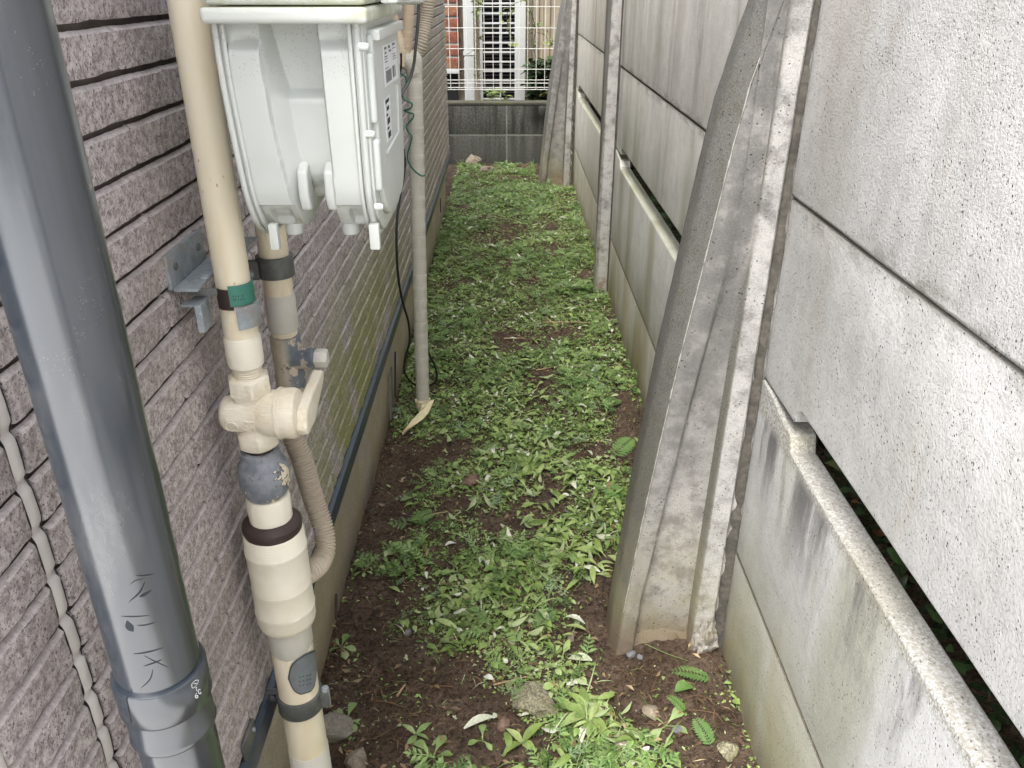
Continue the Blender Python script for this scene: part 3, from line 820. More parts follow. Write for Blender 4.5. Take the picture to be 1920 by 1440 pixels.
def add_relief(me, amp, sc, cuts=0):
    for v in me.vertices:
        n = noise.fractal(v.co * sc, 1.0, 2.0, 4)
        v.co += v.normal * amp * n
def buttress(name, Y0, label, dx=0.0, flip=1, chip=True):
    root = empty(name, (0.36 + dx, Y0, 0), label, "buttress", "braced posts of the concrete fence")
    zs = [-.05, .03, .12, .22, .34, .46, .58, .68, .76, .84, .90, .955, 1.02, 1.08, 1.16, 1.30, 1.47]
    def lerp(tab, z):
        for (a, x), (c, y) in zip(tab[:-1], tab[1:]):
            if z <= c: return x + (y - x) * (z - a) / (c - a)
        return tab[-1][1]
    XA = [(-.05, .180), (.1, .190), (.34, .211), (.58, .236), (.743, .257), (.90, .277), (.98, .290), (1.08, .318), (1.16, .336), (1.47, .340)]
    CH = [(-.05, .010), (.1, .011), (.5, .016), (.743, .019), (.955, .020), (1.47, .012)]
    XD = [(-.05, .222), (.1, .228), (.34, .257), (.58, .288), (.743, .311), (.80, .318), (1.47, .33)]
    XG = [(-.05, .330), (.14, .330), (.743, .342), (.955, .345), (1.47, .35)]
    XH = [(-.05, .366), (.14, .366), (.743, .373), (.955, .375), (1.08, .378), (1.47, .378)]
    RC = [(-.05, .022), (.1, .022), (.5, .017), (.70, .008), (.80, .0010), (1.47, .0008)]
    vs = []; fs = []; n = 0
    for i, z in enumerate(zs):
        xa, ch, xd, xg, xh, rc = (lerp(t, z) for t in (XA, CH, XD, XG, XH, RC))
        xg = max(xg, xd + .010); 
        xd = min(xd, xg - .012)
        web_z = z
        P = [(xa + .004, Y0 + .088, z), (xa, Y0 + .080, z), (xa, Y0 + .034, z), (xa + ch, Y0 + .002, z), (xa + ch + .003, Y0, z), (xd - .003, Y0, z), (xd, Y0 + .002, z),
             (xd + .006, Y0 + rc, z), ((xd + xg) / 2, Y0 + rc + .002, z), (xg - .006, Y0 + rc, z), (xg, Y0 + .003, z), (xg + .003, Y0 + .001, z),
             (xh - .003, Y0 + .001, z), (xh, Y0 + .004, z), (xh + .002, Y0 + .012, z), (.44, Y0 + .014, z), (.44, Y0 + .088, z)]
        if i == 0 and chip:
            for q, zz in ((7, .045), (8, .055), (9, .045)):
                P[q] = (P[q][0], P[q][1], zz - .012)
        n = len(P); vs += [(p[0] + dx, p[1], p[2]) for p in P]
    for i in range(len(zs) - 1):
        for k in range(n):
            k2 = (k + 1) % n
            fs.append((i * n + k, i * n + k2, (i + 1) * n + k2, (i + 1) * n + k))
    fs.append(tuple(range(n))); fs.append(tuple((len(zs) - 1) * n + k for k in range(n)))
    b = MB(); b.add(vs, fs)
    me = b.mesh("brace", smooth=False)
    bm = bmesh.new(); bm.from_mesh(me)
    bmesh.ops.triangulate(bm, faces=[f for f in bm.faces if len(f.verts) > 4])
    bmesh.ops.subdivide_edges(bm, edges=[e for e in bm.edges if e.calc_length() > .03], cuts=3, use_grid_fill=True)
    bm.to_mesh(me); bm.free()
    add_relief(me, .0007, 60)
    me.polygons.foreach_set("use_smooth", [True] * len(me.polygons)); me.set_sharp_from_angle(angle=math.radians(38))
    link_mesh("brace", me, M['post'], root)
    # pale worn arris between the lichened side and the near face
    pts = []; rad = []
    for i in range(220):
        z = .10 + i * (1.20 / 219); pts.append((lerp(XA, z) + lerp(CH, z) + .0012 + dx + .0006 * noise.noise((z * 40, 1, 1)), Y0 + .0010, z))
        rad.append(max(.0001, .0007 + .0013 * noise.noise((z * 55, 4, 2)) + .0006 * noise.noise((z * 200, 4, 2))))
    b = MB(); b.tube(pts, rad, 6); b.build("worn_edge", M['wornedge'], root, smooth=True)
    # mortar between post and panels
    b = MB(); pts = []
    for sgn, yy in ((-1, Y0 + .004),):
        b2 = [(.366 + dx, yy + .010), (.366 + dx, yy + .020), (.3868 + dx, yy + .020), (.3868 + dx, yy + .003), (.3835 + dx, yy + .004)]
        b.prism(b2, 'Z', -.04, 1.44)
    me = b.mesh("mortar_joint"); 
    bm = bmesh.new(); bm.from_mesh(me)
    bmesh.ops.subdivide_edges(bm, edges=[e for e in bm.edges if e.calc_length() > .2], cuts=70, use_grid_fill=True)
    bm.to_mesh(me); bm.free(); add_relief(me, .004, 60)
    link_mesh("mortar_joint", me, M['mortar'], root)
    return root
butt_near = buttress("buttress", 1.10, "large near concrete buttress against the fence, dark with lichen, foot broken")
butt_far = buttress("buttress", 4.86, "small far concrete buttress leaning against the fence beside the block wall")
# broken lump of concrete at the foot of the near buttress
def rock_mesh(name, r, seed, sub=3, rough=0.22, sc=1.6):
    bm = bmesh.new(); bmesh.ops.create_icosphere(bm, subdivisions=sub, radius=1.0)
    for v in bm.verts:
        d = v.co.normalized()
        k = 1 + noise.fractal(d * sc + Vector((seed * 3.1, seed, 0)), 0.8, 2.1, 4) * rough * 2
        # a few flattened facets
        for q in range(4):
            fn = Vector((math.sin(seed * 2.3 + q * 1.9), math.cos(seed * 1.1 + q * 2.7), math.sin(seed + q * 3.3))).normalized()
            dd = d.dot(fn) * k
            if dd > .72: k *= .72 / dd
        v.co = Vector((d.x * r[0], d.y * r[1], d.z * r[2])) * k
    me = bpy.data.meshes.new(name); bm.to_mesh(me); bm.free()
    me.polygons.foreach_set("use_smooth", [True] * len(me.polygons)); me.set_sharp_from_angle(angle=math.radians(32))
    return me
o = link_mesh("broken_foot", rock_mesh("broken_foot", (.022, .020, .046), 4, 4, .3, 3), M['post'], butt_near)
o.location = (0.349, 1.098, 0.035)

def plain_post(Y0, label, x0=.336, group="braced posts of the concrete fence"):
    root = empty("fence_post", (0.37, Y0, 0), label, "fence post", "upright posts of the concrete fence")
    b = MB(); b.prism([(x0, Y0 + .012), (x0 + .010, Y0), (.388, Y0), (.400, Y0 + .010), (.44, Y0 + .012), (.44, Y0 + .076), (x0 + .01, Y0 + .076), (x0, Y0 + .066)], 'Z', -.05, 1.47)
    me = b.mesh("shaft", bevel=.003)
    bm = bmesh.new(); bm.from_mesh(me)
    bmesh.ops.subdivide_edges(bm, edges=[e for e in bm.edges if e.calc_length() > .3], cuts=40, use_grid_fill=True)
    bm.to_mesh(me); bm.free(); add_relief(me, .0012, 45)
    me.polygons.foreach_set("use_smooth", [True] * len(me.polygons)); me.set_sharp_from_angle(angle=math.radians(38))
    link_mesh("shaft", me, M['post'], root)
    b = MB(); b.prism([(.384, Y0 - .010), (.401, Y0 - .008), (.401, Y0 + .012), (.380, Y0 + .004)], 'Z', -.04, 1.44)
    b.build("mortar_joint", M['mortar'], root)
    return root
plain_post(2.985, "slim upright concrete fence post in the middle distance, between the two buttresses")
plain_post(-0.745, "upright concrete fence post nearest the camera end of the fence", .336)

# ------------------------------------------------------------------ block wall with mesh fence at the end of the alley
bw = empty("block_wall", (0, 5.56, 0), "low grey concrete block wall closing the far end of the alley", "wall")
YB = 5.50
b = MB(); b.box(-.86, .92, YB + .0022, YB + .10, -.1, .372); b.build("mortar", M['blockmortar'], bw)
rnd_ = random.Random(2)
for (z0, z1) in ((-.01, .182), (.191, .372)):
    for (x0, x1) in ((-.80, -.405), (-.397, -.0135), (-.0045, .385), (.394, .788)):
        b = MB(); b.box(x0, x1, YB + rnd_.uniform(0, .0015), YB + .112, z0, z1)
        b.build("block", M['block'], bw, bevel=.0025)
b = MB(); b.box(-.80, .79, YB - .002, YB + .114, .374, .390); b.build("coping", M['coping'], bw, bevel=.004)

mf = empty("mesh_fence", (0, 5.62, .40), "white welded wire mesh fence panel standing above the block wall", "fence", None)
YM = 5.60
zrow = [zat(p, YM) for p in (-30, 12.5, 52.5, 91.3, 130, 150, 156, 164, 168)]
zrow = [zrow[1] + .146 * 2, zrow[1] + .146] + zrow[1:]
for z in zrow:
    b = MB(); b.tube([(-.62, YM, z), (.375, YM, z)], .0024, 6); b.build("horizontal_wire", M['whitewire'], mf, smooth=True)
zb = zrow[-1]
k = 0
xx = at(843, 90, Y=YM).x
x = xx
while x > -.62: x -= .0555
x += .0555
while x < .37:
    b = MB(); b.tube([(x, YM - .004, zb), (x, YM - .004, 1.35)], .0022, 6); b.build("vertical_wire", M['whitewire'], mf, smooth=True)
    x += .0555
for x in (-.60, .372):
    b = MB(); b.tube([(x, YM + .03, .392), (x, YM + .03, 1.4)], .016, 14); b.build("fence_post", M['whitepaint'], mf, smooth=True)

# ------------------------------------------------------------------ neighbour's house behind the mesh
nh = empty("neighbour_house", (0, 6.9, 0), "neighbouring house end with red brick strip and beige ribbed wall behind the mesh fence", "house")
YN = 6.30
b = MB(); b.box(-1.4, 1.5, YN + .10, YN + .5, -.1, 2.6); b.build("wall", M['beige'], nh)
b = MB(); b.box(-1.2, -.352, YN + .004, YN + .09, .50, 2.6); b.build("brick_mortar", M['brickmortar'], nh)
z = 2.5; i = 0
zt = zat(128, YN)     # bottom of the brickwork
z = zt; hb = (zat(104, YN) - zt)
while z < 2.4:
    for (x0, x1) in (((-1.1, -.90), (-.89, -.68), (-.67, -.52), (-.51, -.349)) if i % 2 == 0 else ((-1.0, -.79), (-.78, -.57), (-.56, -.425), (-.415, -.349))):
        if z > 1.4 and x1 < -.7: continue
        b = MB(); b.box(x0, x1, YN - .004 + rb.uniform(-.002, .002), YN + .07, z, z + hb * .80); b.build("brick", M['redbrick'], nh, bevel=.004)
    z += hb; i += 1
b = MB(); b.box(-1.1, -.352, YN - .02, YN + .08, zt - .035, zt - .006); b.build("sill", M['whitepaint'], nh, bevel=.003)
b = MB(); b.box(-1.1, -.37, YN + .03, YN + .08, -.1, zt - .037); b.build("dark_opening", M['dark'], nh)
# ribbed beige cladding, right part: ribs as parts
x = .17
while x < .62:
    b = MB(); b.prism([(x, YN + .11), (x + .010, YN + .075), (x + .052, YN + .075), (x + .062, YN + .11)], 'Z', .30, 2.6)
    b.build("rib", M['beige'], nh, bevel=.002)
    x += .080
# lattice door
door = empty("lattice_door", (-.05, YN, 0), "white framed lattice door with black louvres behind the mesh fence", "door")
def bx(px, Y): return at(px, 100, Y=Y).x
xl, xm, xr, xr2 = bx(905, YN), bx(938, YN), bx(965, YN), bx(985, YN)
x_o = bx(900, YN)
YD = YN
b = MB(); b.box(x_o, xr2, YD + .03, YD + .05, .2, 1.95); b.build("dark_panel", M['dark'], door)
z = .24
while z < 1.9:
    b = MB(); b.obox(((xl + xr) / 2, YD + .020, z), ((xr - xl) / 2, 0, 0), (0, .008, .004), (0, -.001, .0018)); b.build("louvre", M['louvre'], door)
    z += .0235
b = MB(); b.box(x_o, xl, YD - .02, YD + .03, .2, 1.95); b.build("door_stile", M['whitepaint'], door, bevel=.002)
b = MB(); b.box(xr, xr2, YD - .022, YD + .03, .2, 1.95); b.build("door_stile", M['whitepaint'], door, bevel=.002)
b = MB(); b.box(xm - .006, xm + .006, YD - .006, YD + .004, .2, 1.95); b.build("lattice_bar", M['whitepaint'], door, bevel=.001)
z = zat(25, YD)
dz = (zat(25, YD) - zat(185, YD)) / 9
z = zat(185, YD) - dz
while z < 1.9:
    b = MB(); b.box(xl, xr, YD - .0085, YD - .0025, z - .006, z + .006); b.build("lattice_bar", M['whitepaint'], door, bevel=.001)
    z += dz
# pipes
def wpipe(pxc, r, label, Y=YN - .06, square=False):
    x = bx(pxc, Y)
    root = empty("downpipe", (x, Y, 0), label, "downpipe")
    b = MB()
    if square: b.box(x - r, x + r, Y - r * .8, Y + r * .8, .0, 2.4)
    else: b.tube([(x, Y, 0), (x, Y, 2.4)], r, 20)
    b.build("pipe", M['whitepaint'], root, smooth=not square, bevel=.005 if square else 0)
    for zz in (.62, 1.5):
        b = MB(); b.lathe([(r * 1.02, zz), (r * 1.14, zz + .004), (r * 1.14, zz + .022), (r * 1.02, zz + .026)], (x, Y, 0), seg=20) if not square else b.box(x - r * 1.1, x + r * 1.1, Y - r * .9, Y + r * .9, zz, zz + .02)
        b.build("clip", M['whitepaint'], root, smooth=not square)
    return root
wpipe(879.5, .036, "white square downpipe between the red bricks and the lattice door", square=True)
wpipe(1058, .024, "thin white pipe by the beige wall at the right edge of the mesh fence")
# garden ground-cover behind the block wall is scattered later

# ------------------------------------------------------------------ downpipe (slate vinyl) near the camera
DC = (-0.2338, 0.4011); DR = 0.0267
dp = empty("rain_downpipe", (DC[0], DC[1], 0), "thick slate grey plastic rain downpipe in the left foreground, scratched above its socket", "downpipe")
zc1 = hit_cyl(300, 1300, *DC, DR)[1]      # top rim of the socket
zc2 = hit_cyl(300, 1365, *DC, DR)[1]
zc3 = hit_cyl(320, 1412, *DC, DR)[1]
b = MB(); b.lathe([(DR, zc1 - .01), (DR, 2.6)], (*DC, 0), seg=72); b.build("pipe", M['vinyl'], dp, smooth=True)
b = MB(); b.lathe([(DR + .0002, zc1 + .0002), (DR + .0022, zc1 + .0002), (DR + .0030, zc1 - .0012), (DR + .0032, zc2 + .002), (DR + .0024, zc2 + .0003), (DR + .0003, zc2)], (*DC, 0), seg=72)
b.build("socket_collar", M['vinyl'], dp, smooth=True)
b = MB(); b.lathe([(DR - .0005, zc2 + .0005), (DR + .0010, zc2 - .0005), (DR + .0012, zc3 + .003), (DR + .0020, zc3), (DR + .0012, zc3 - .002), (DR - .0008, zc3 - .003), (DR - .0008, .0)], (*DC, 0), seg=72)
b.build("lower_pipe", M['vinyl'], dp, smooth=True)
b = MB()
seam = [hit_cyl(x, y, *DC, DR + .0033) for x, y in ((235, 1306), (245, 1355))]
cyl_ribbon(b, DC[0], DC[1], DR + .0034, seam, .0012, taper=False)
b.build("mould_seam", M['vinyl'], dp, smooth=True)
b = MB()
def scr(pts, w):
    cyl_ribbon(b, DC[0], DC[1], DR + .00015, [hit_cyl(x, y, *DC, DR) for x, y in pts], w)
scr([(254, 1079), (270, 1079), (288, 1076)], .0008)
scr([(272, 1090), (262, 1110), (241, 1129)], .0011)
scr([(244, 1096), (255, 1088), (275, 1084)], .0004)
scr([(261, 1119), (270, 1115), (284, 1106)], .0022)
scr([(227, 1155), (250, 1156), (282, 1153)], .0009)
scr([(238, 1164), (243, 1176), (250, 1184)], .0045)
scr([(256, 1172), (272, 1172), (292, 1166)], .0008)
scr([(249, 1226), (275, 1223), (308, 1213)], .0011)
scr([(268, 1228), (295, 1242), (318, 1252)], .0006)
scr([(269, 1249), (288, 1243), (305, 1236)], .0011)
scr([(287, 1254), (281, 1274), (263, 1291)], .0009)
b.build("scratch", M['scratch'], dp)
# moulded white marks on the collar
b = MB()
def mk(pts, w=.0006):
    cyl_ribbon(b, DC[0], DC[1], DR + .00335, [hit_cyl(x, y, *DC, DR + .0033) for x, y in pts], w, taper=False, steps=4)
mk([(359, 1283), (366, 1276), (372, 1276), (368, 1285), (361, 1290), (359, 1283)], .0005)
mk([(363, 1282), (369, 1281)], .0005)
mk([(366, 1290), (369, 1289), (368, 1293), (370, 1296)], .0005)
mk([(376, 1293), (372, 1293), (373, 1300), (377, 1300), (376, 1297)], .0006)
mk([(369, 1299), (366, 1304), (367, 1308), (371, 1308), (370, 1304), (367, 1305)], .0006)
b.build("moulded_mark", M['whitemark'], dp)

# ------------------------------------------------------------------ gas riser with stop valve (front pipe)
AX, AY = -0.2600, 0.7295
RP = 0.0162
def za(py): return zat(py, AY - .019)
g1 = empty("gas_riser_pipe", (AX, AY, 0), "cream gas riser pipe with stop valve, in front of the white meter", "gas pipe")
def zc(py, r=RP): return zat(py, AY - r * .8)
b = MB(); b.lathe([(RP, za(655)), (RP, 1.9)], (AX, AY, 0), seg=48); b.build("upper_pipe", M['cream'], g1, smooth=True)
b = MB(); b.lathe([(RP, za(640)), (RP + .0014, za(645)), (RP + .0016, za(690)), (RP + .0006, za(697)), (RP - .003, za(699))], (AX, AY, 0), seg=48); b.build("painted_wrap", M['wrapw'], g1, smooth=True)
# thread
b = MB(); prof = []
z = za(696); z1 = za(722)
n = 6
for i in range(n * 4 + 1):
    t = i / (n * 4); prof.append((RP - .0022 + .0007 * math.sin(t * n * 2 * math.pi), z + (z1 - z) * t))
b.lathe(prof, (AX, AY, 0), seg=48); b.build("thread", M['thick'], g1, smooth=True)
# valve body: hex, ball, lower hex in one casting
def hexlathe(b, c, prof, ph=0.0, seg=48):
    """prof entries: (r, z, hexness)"""
    vs = []; fs = []
    for (r, z, hx) in prof:
        for k in range(seg):
            a = 2 * math.pi * k / seg
            aa = ((a + ph) % (math.pi / 3)) - math.pi / 6
            rr = r * ((1 - hx) + hx * math.cos(math.pi / 6) / math.cos(aa) * 1.06)
            vs.append((c[0] + rr * math.cos(a), c[1] + rr * math.sin(a), z))
    m = len(prof)
    for i in range(m - 1):
        for k in range(seg):
            k2 = (k + 1) % seg; fs.append((i * seg + k, i * seg + k2, (i + 1) * seg + k2, (i + 1) * seg + k))
    fs.append(tuple(range(seg))[::-1]); fs.append(tuple((m - 1) * seg + k for k in range(seg)))
    b.add(vs, fs)
R1 = .0208
b = MB()
hexlathe(b, (AX, AY), [(R1 - .004, za(716), 0), (R1, za(721), 1), (R1 + .0005, za(748), 1), (R1 - .002, za(753), .4), (R1 - .0035, za(768), 0), (R1 - .001, za(782), 0), (R1 - .0015, za(800), 0),
                       (R1 - .002, za(815), .2), (R1 + .0002, za(822), 1), (R1 - .0003, za(846), 1), (R1 - .003, za(851), .4), (R1 - .0055, za(853), 0)], ph=math.radians(10), seg=60)
b.build("valve_body", M['thick'], g1, smooth=True)
ZV = zat(770, AY - .004)
YV = AY - .004
b = MB()
b.lathe([(.004, -.031), (.013, -.0305), (.0175, -.027), (.0192, -.020), (.0196, -.010), (.0200, .006), (.0225, .012), (.0240, .016), (.0240, .026), (.0235, .0265)], (AX, YV, ZV - .002), 'X', seg=48)
vbar = b.build("valve_barrel", M['thick'], g1, smooth=True)
b = MB()
b.lathe([(.0235, .0262), (.0262, .0270), (.0268, .0280), (.0268, .0300), (.0255, .0308), (.0258, .0320), (.0262, .0420), (.0245, .0465), (.0190, .0490), (.002, .0495)], (AX, YV, ZV - .002), 'X', seg=56)
vcap = b.build("valve_cap", M['thick'], g1, smooth=True)
# lever
hx = AX + .0490
b = MB()
p0 = Vector((hx + .001, YV, ZV - .006)); p1 = Vector((hx + .006, YV + .030, ZV + .030))
b.prism([(YV - .022, ZV - .010), (YV - .016, ZV - .019), (YV + .012, ZV - .020), (YV + .070, ZV + .002), (YV + .074, ZV + .010), (YV + .068, ZV + .014), (YV + .020, ZV + .012), (YV - .014, ZV + .008)], 'X', hx - .002, hx + .010)
b.build("lever", M['thick'], vcap, bevel=.0035, segs=3)
# cast emblems on the barrel: raised rings and strokes
b = MB()
def emb(cx_, cz_, r, kind):
    R = .0200
    def P(u, v):      # u along X, v around barrel
        a = v / R
        base = math.radians(197)
        return Vector((cx_ + u, YV + R * math.cos(base + a) * 1.0, ZV - .002 + R * math.sin(base + a)))
    ring = [P(r * math.cos(t), r * math.sin(t)) for t in np.linspace(0, 2 * math.pi, 25)]
    if kind == 0:
        b.tube(ring, .0009, 6, cap=False)
        b.tube([P(-r * .6, r * .55), P(0, 0), P(r * .6, -r * .55)], .0009, 6)
        b.tube([P(-r * .1, r * .5), P(r * .35, r * .1)], .0008, 6)
    else:
        rr = [P(r * (1 + .15 * math.sin(5 * t)) * math.cos(t), r * (1 + .15 * math.sin(5 * t)) * math.sin(t)) for t in np.linspace(0, 2 * math.pi, 41)]
        b.tube(rr, .0009, 6, cap=False)
        for q in range(3):
            b.tube([P(-r * .5 + q * r * .45, -r * .4), P(-r * .3 + q * r * .45, r * .35)], .0009, 6)
emb(AX - .0165, 0, .0058, 0); emb(AX + .0015, 0, .0070, 1)
b.build("cast_emblem", M['thick'], vbar, smooth=True)
b = MB(); b.lathe([(RP - .0015, za(868)), (RP - .0015, za(846))], (AX, AY, 0), seg=40); b.build("lower_thread", M['brownring'], g1, smooth=True)
# grey socket with peeling paint
def lumpy(a, h): return .0007 * noise.noise((math.cos(a) * 3, math.sin(a) * 3, h * 120)) + .0004 * noise.noise((math.cos(a) * 9, math.sin(a) * 9, h * 300))
prof = []
for py, r in ((948, .012), (943, .0185), (935, .0212), (925, .0232), (910, .0240), (895, .0240), (884, .0228), (876, .0196), (869, .0180), (860, .0180), (858, .0140)):
    prof.append((r * 1.10, za(py)))
b = MB(); b.lathe(prof, (AX, AY, 0), seg=64, wob=lumpy); b.build("socket", M['peel'], g1, smooth=True)
b = MB(); b.lathe([(.0228, za(1000)), (.0232, za(952)), (.0222, za(945)), (.0170, za(943))], (AX, AY, 0), seg=56, wob=lumpy); b.build("wrapped_neck", M['wrapw'], g1, smooth=True)
b = MB(); b.lathe([(.022, za(1016)), (.0305, za(1012)), (.0322, za(1004)), (.0318, za(996)), (.0262, za(988)), (.0232, za(987))], (AX, AY, 0), seg=56, wob=lumpy); b.build("dark_ring", M['brownring'], g1, smooth=True)
# big wrapped sleeve with overlap ridges and a ragged hem
RB = .0328
b = MB(); prof = [(.020, za(1011)), (RB - .0015, za(1010)), (RB, za(1014)), (RB + .0002, za(1038)), (RB + .0012, za(1040)), (RB + .0012, za(1044)), (RB + .0004, za(1047)), (RB + .0004, za(1108)), (RB + .0010, za(1110)),
                  (RB + .0004, za(1113)), (RB + .0006, za(1150)), (RB + .0014, za(1153)), (RB + .0006, za(1156)), (RB + .0004, za(1172)), (RB - .0012, za(1181)), (RB - .004, za(1184)), (.016, za(1182))]
def hem(a, h): return .0004 * noise.noise((math.cos(a) * 4, math.sin(a) * 4, h * 200))
b.lathe(prof, (AX, AY, 0), seg=72, wob=hem)
for i, v in enumerate(b.v):
    if v[2] < za(1165):
        a = math.atan2(v[1] - AY, v[0] - AX); b.v[i] = (v[0], v[1], v[2] + .0018 * noise.noise((a * 5, 2, 0)) + .001 * noise.noise((a * 14, 5, 0)))
b.build("wrapped_sleeve", M['wrapw'], g1, smooth=True)
RL = .0245
b = MB(); b.lathe([(RL, -.02), (RL, za(1170))], (AX, AY, 0), seg=56); b.build("lower_pipe", M['cream'], g1, smooth=True)
b = MB(); b.lathe([(RL + .0003, za(1228)), (RL + .0011, za(1226)), (RL + .0013, za(1180))], (AX, AY, 0), seg=60)
for i, v in enumerate(b.v):
    if v[2] < za(1220):
        a = math.atan2(v[1] - AY, v[0] - AX); b.v[i] = (v[0], v[1], v[2] - .006 * max(0, 1 - abs(a + math.pi / 2) / 1.3) + .002)
b.build("grey_wrap", M['wrapg'], g1, smooth=True)
b = MB(); b.lathe([(RL + .0002, -.02), (RL + .0008, -.02), (RL + .0010, za(1421)), (RL + .0002, za(1419))], (AX, AY, 0), seg=56); b.build("bottom_wrap", M['wrapg'], g1, smooth=True)
# oval sticker
oc = [hit_cyl(x, y, AX, AY, RL) for x, y in ((540, 1270), (546, 1245), (560, 1232), (577, 1222), (590, 1222), (590, 1275), (585, 1292), (572, 1300), (563, 1301), (550, 1292))]
oc = [(p.x * 1.0, p.y / 50) for p in spline([(a, z * 50, 0) for a, z in oc + oc[:1]], 5)][:-1]
b = MB(); cyl_patch(b, AX, AY, RL + .0016, oc); stk = b.build("sticker", M['ovalrim'], g1, smooth=True)
cxm = sum(a for a, _ in oc) / len(oc); czm = sum(z for _, z in oc) / len(oc)
b = MB(); cyl_patch(b, AX, AY, RL + .0019, [(cxm + (a - cxm) * .90, czm + (z - czm) * .92) for a, z in oc]); b.build("sticker_face", M['oval'], stk, smooth=True)
b = MB()
for j, yy in enumerate((1268, 1276, 1284)):
    for i, x in enumerate((560, 566, 573, 578)):
        p = hit_cyl(x, yy - i * 1.2, AX, AY, RL); q = hit_cyl(x + 3, yy - i * 1.2 - 1, AX, AY, RL)
        cyl_ribbon(b, AX, AY, RL + .0021, [p, q], .0011, taper=False, steps=2)
b.build("sticker_print", M['ink'], stk)
# green tape band with its steel end
def band(name, mat, x0, x1, ytop0, ytop1, hgt, r, parent=g1, cx=AX, cy=AY, k=24):
    b = MB(); a0, zt0 = hit_cyl(x0, ytop0, cx, cy, r); a1, zt1 = hit_cyl(x1, ytop1, cx, cy, r)
    b_ = []
    for i in range(k + 1):
        t = a0 + (a1 - a0) * i / k
        for rr, zz in ((r, zt0), (r, zt0 - hgt)):
            b_.append((cx + math.cos(t) * rr, cy + math.sin(t) * rr, zz))
        for rr, zz in ((r - .0012, zt0 - hgt), (r - .0012, zt0)):
            b_.append((cx + math.cos(t) * rr, cy + math.sin(t) * rr, zz))
    fs = []
    for i in range(k):
        for q in range(4):
            q2 = (q + 1) % 4; fs.append((i * 4 + q, i * 4 + q2, i * 4 + 4 + q2, i * 4 + 4 + q))
    fs += [(0, 1, 2, 3), (k * 4 + 3, k * 4 + 2, k * 4 + 1, k * 4)]
    b.add(b_, fs); return b.build(name, mat, parent, smooth=True)
hb_ = za(538) - za(576)
band("label_band_end", M['brownring'], 404, 432, 541, 538, hb_, RP + .0016)
glb = band("green_label_band", M['green'], 426, 478, 538, 531, hb_, RP + .0019)
b = MB()
for i, (x, y) in enumerate(((437, 553), (441, 553), (446, 553), (453, 552), (467, 545), (470, 551), (438, 559), (441, 559), (446, 559), (450, 559), (454, 558))):
    p = hit_cyl(x, y, AX, AY, RP); cyl_ribbon(b, AX, AY, RP + .0021, [p, (p[0] + .001, p[1] - .0016)], .0007, taper=False, steps=2)
b.build("label_print", M['ink'], glb)
# lower clamp with bolt and bracket to the wall
cb = empty("pipe_clamp", (AX, AY, .5), "dull steel clamp and wall bracket around the foot of the cream gas pipe", "pipe clamp")
zt_, zb_ = hit_cyl(560, 1322, AX, AY, RL)[1], hit_cyl(560, 1351, AX, AY, RL)[1]
b = MB(); b.lathe([(RL + .0002, zb_), (RL + .0030, zb_), (RL + .0030, zt_), (RL + .0002, zt_)], (AX, AY, 0), seg=56); b.build("clamp_ring", M['galvd'], cb, bevel=.0006)
zm_ = (zt_ + zb_) / 2
ex = AX + RL + .008
b = MB(); b.box(AX + RL + .001, ex + .004, AY - .006, AY - .002, zb_ + .001, zt_ - .001); b.box(AX + RL + .001, ex + .004, AY + .002, AY + .006, zb_ + .001, zt_ - .001); b.build("clamp_ear", M['galvd'], cb, bevel=.0008)
b = MB(); b.lathe([(.0035, zb_ - .002), (.0048, zb_ + .001), (.0048, zt_ + .001), (.0040, zt_ + .004), (.0015, zt_ + .0052)], (ex, AY, 0), seg=18); b.build("clamp_bolt", M['galv'], cb, smooth=True)
pA = at(452, 1330, X=XS + .003); 
b = MB(); b.box(XS - .001, XS + .003, pA.y - .012, pA.y + .028, zm_ - .026, zm_ + .020)
b.build("wall_plate", M['galvd'], cb, bevel=.0015)
b = MB(); b.box(XS + .003, AX - RL + .001, AY + .002, AY + .005, zm_ - .010, zm_ + .010); b.box(XS + .003, AX - RL + .001, AY - .004, AY + .002, zm_ + .008, zm_ + .010)
b.build("bracket_arm", M['galvd'], cb, bevel=.0008)
for yy, zz in ((pA.y - .004, zm_ - .012), (pA.y + .020, zm_ + .010)):
    b = MB(); b.lathe([(.003, .003), (.003, .0048), (.0018, .0055)], (XS, yy, zz), 'X', seg=14); b.build("screw", M['galv'], cb, smooth=True)
b = MB(); b.lathe([(.005, 0), (.005, .003), (.003, .004)], (0, 0, 0), 'Y', seg=6)
b.v = [(v[0] + AX - RL - .010, AY + .001 - v[1], v[2] + zm_) for v in b.v]; b.build("nut", M['galvd'], cb, bevel=.0005)

# upper bracket, shared by both gas pipes
ub = empty("pipe_bracket", (-.28, .76, .86), "galvanised angle bracket and clamps holding both cream gas pipes to the siding under the meter", "bracket")
b = MB(); b.box(XS - .002, XS + .0025, .690, .782, .850, .882); b.build("wall_flange", M['galv'], ub, bevel=.0012)
b = MB(); b.box(XS + .0025, AX - .0195, .692, .780, .848, .8515); b.box(XS + .012, AX - .010, .7805, .856, .8485, .852)
b.build("shelf", M['galv'], ub, bevel=.001)
for yy in (.705, .765):
    b = MB(); b.lathe([(.0035, .0025), (.0035, .004), (.002, .0048)], (XS, yy, .868), 'X', seg=14); b.build("screw", M['galvd'], ub, smooth=True)
b = MB(); b.lathe([(.0055, .8515), (.0050, .8535), (.002, .8545)], (AX - .024, .722, 0), seg=18); b.build("rivet", M['galv'], ub, smooth=True)
pL = at(338, 578, Y=.700)
zl = zat(566, .70)
b = MB(); b.prism([(XS + .006, .690), (AX - .021, .690), (AX - .017, .722), (XS + .014, .722)], 'Z', zl - .0015, zl + .0015)
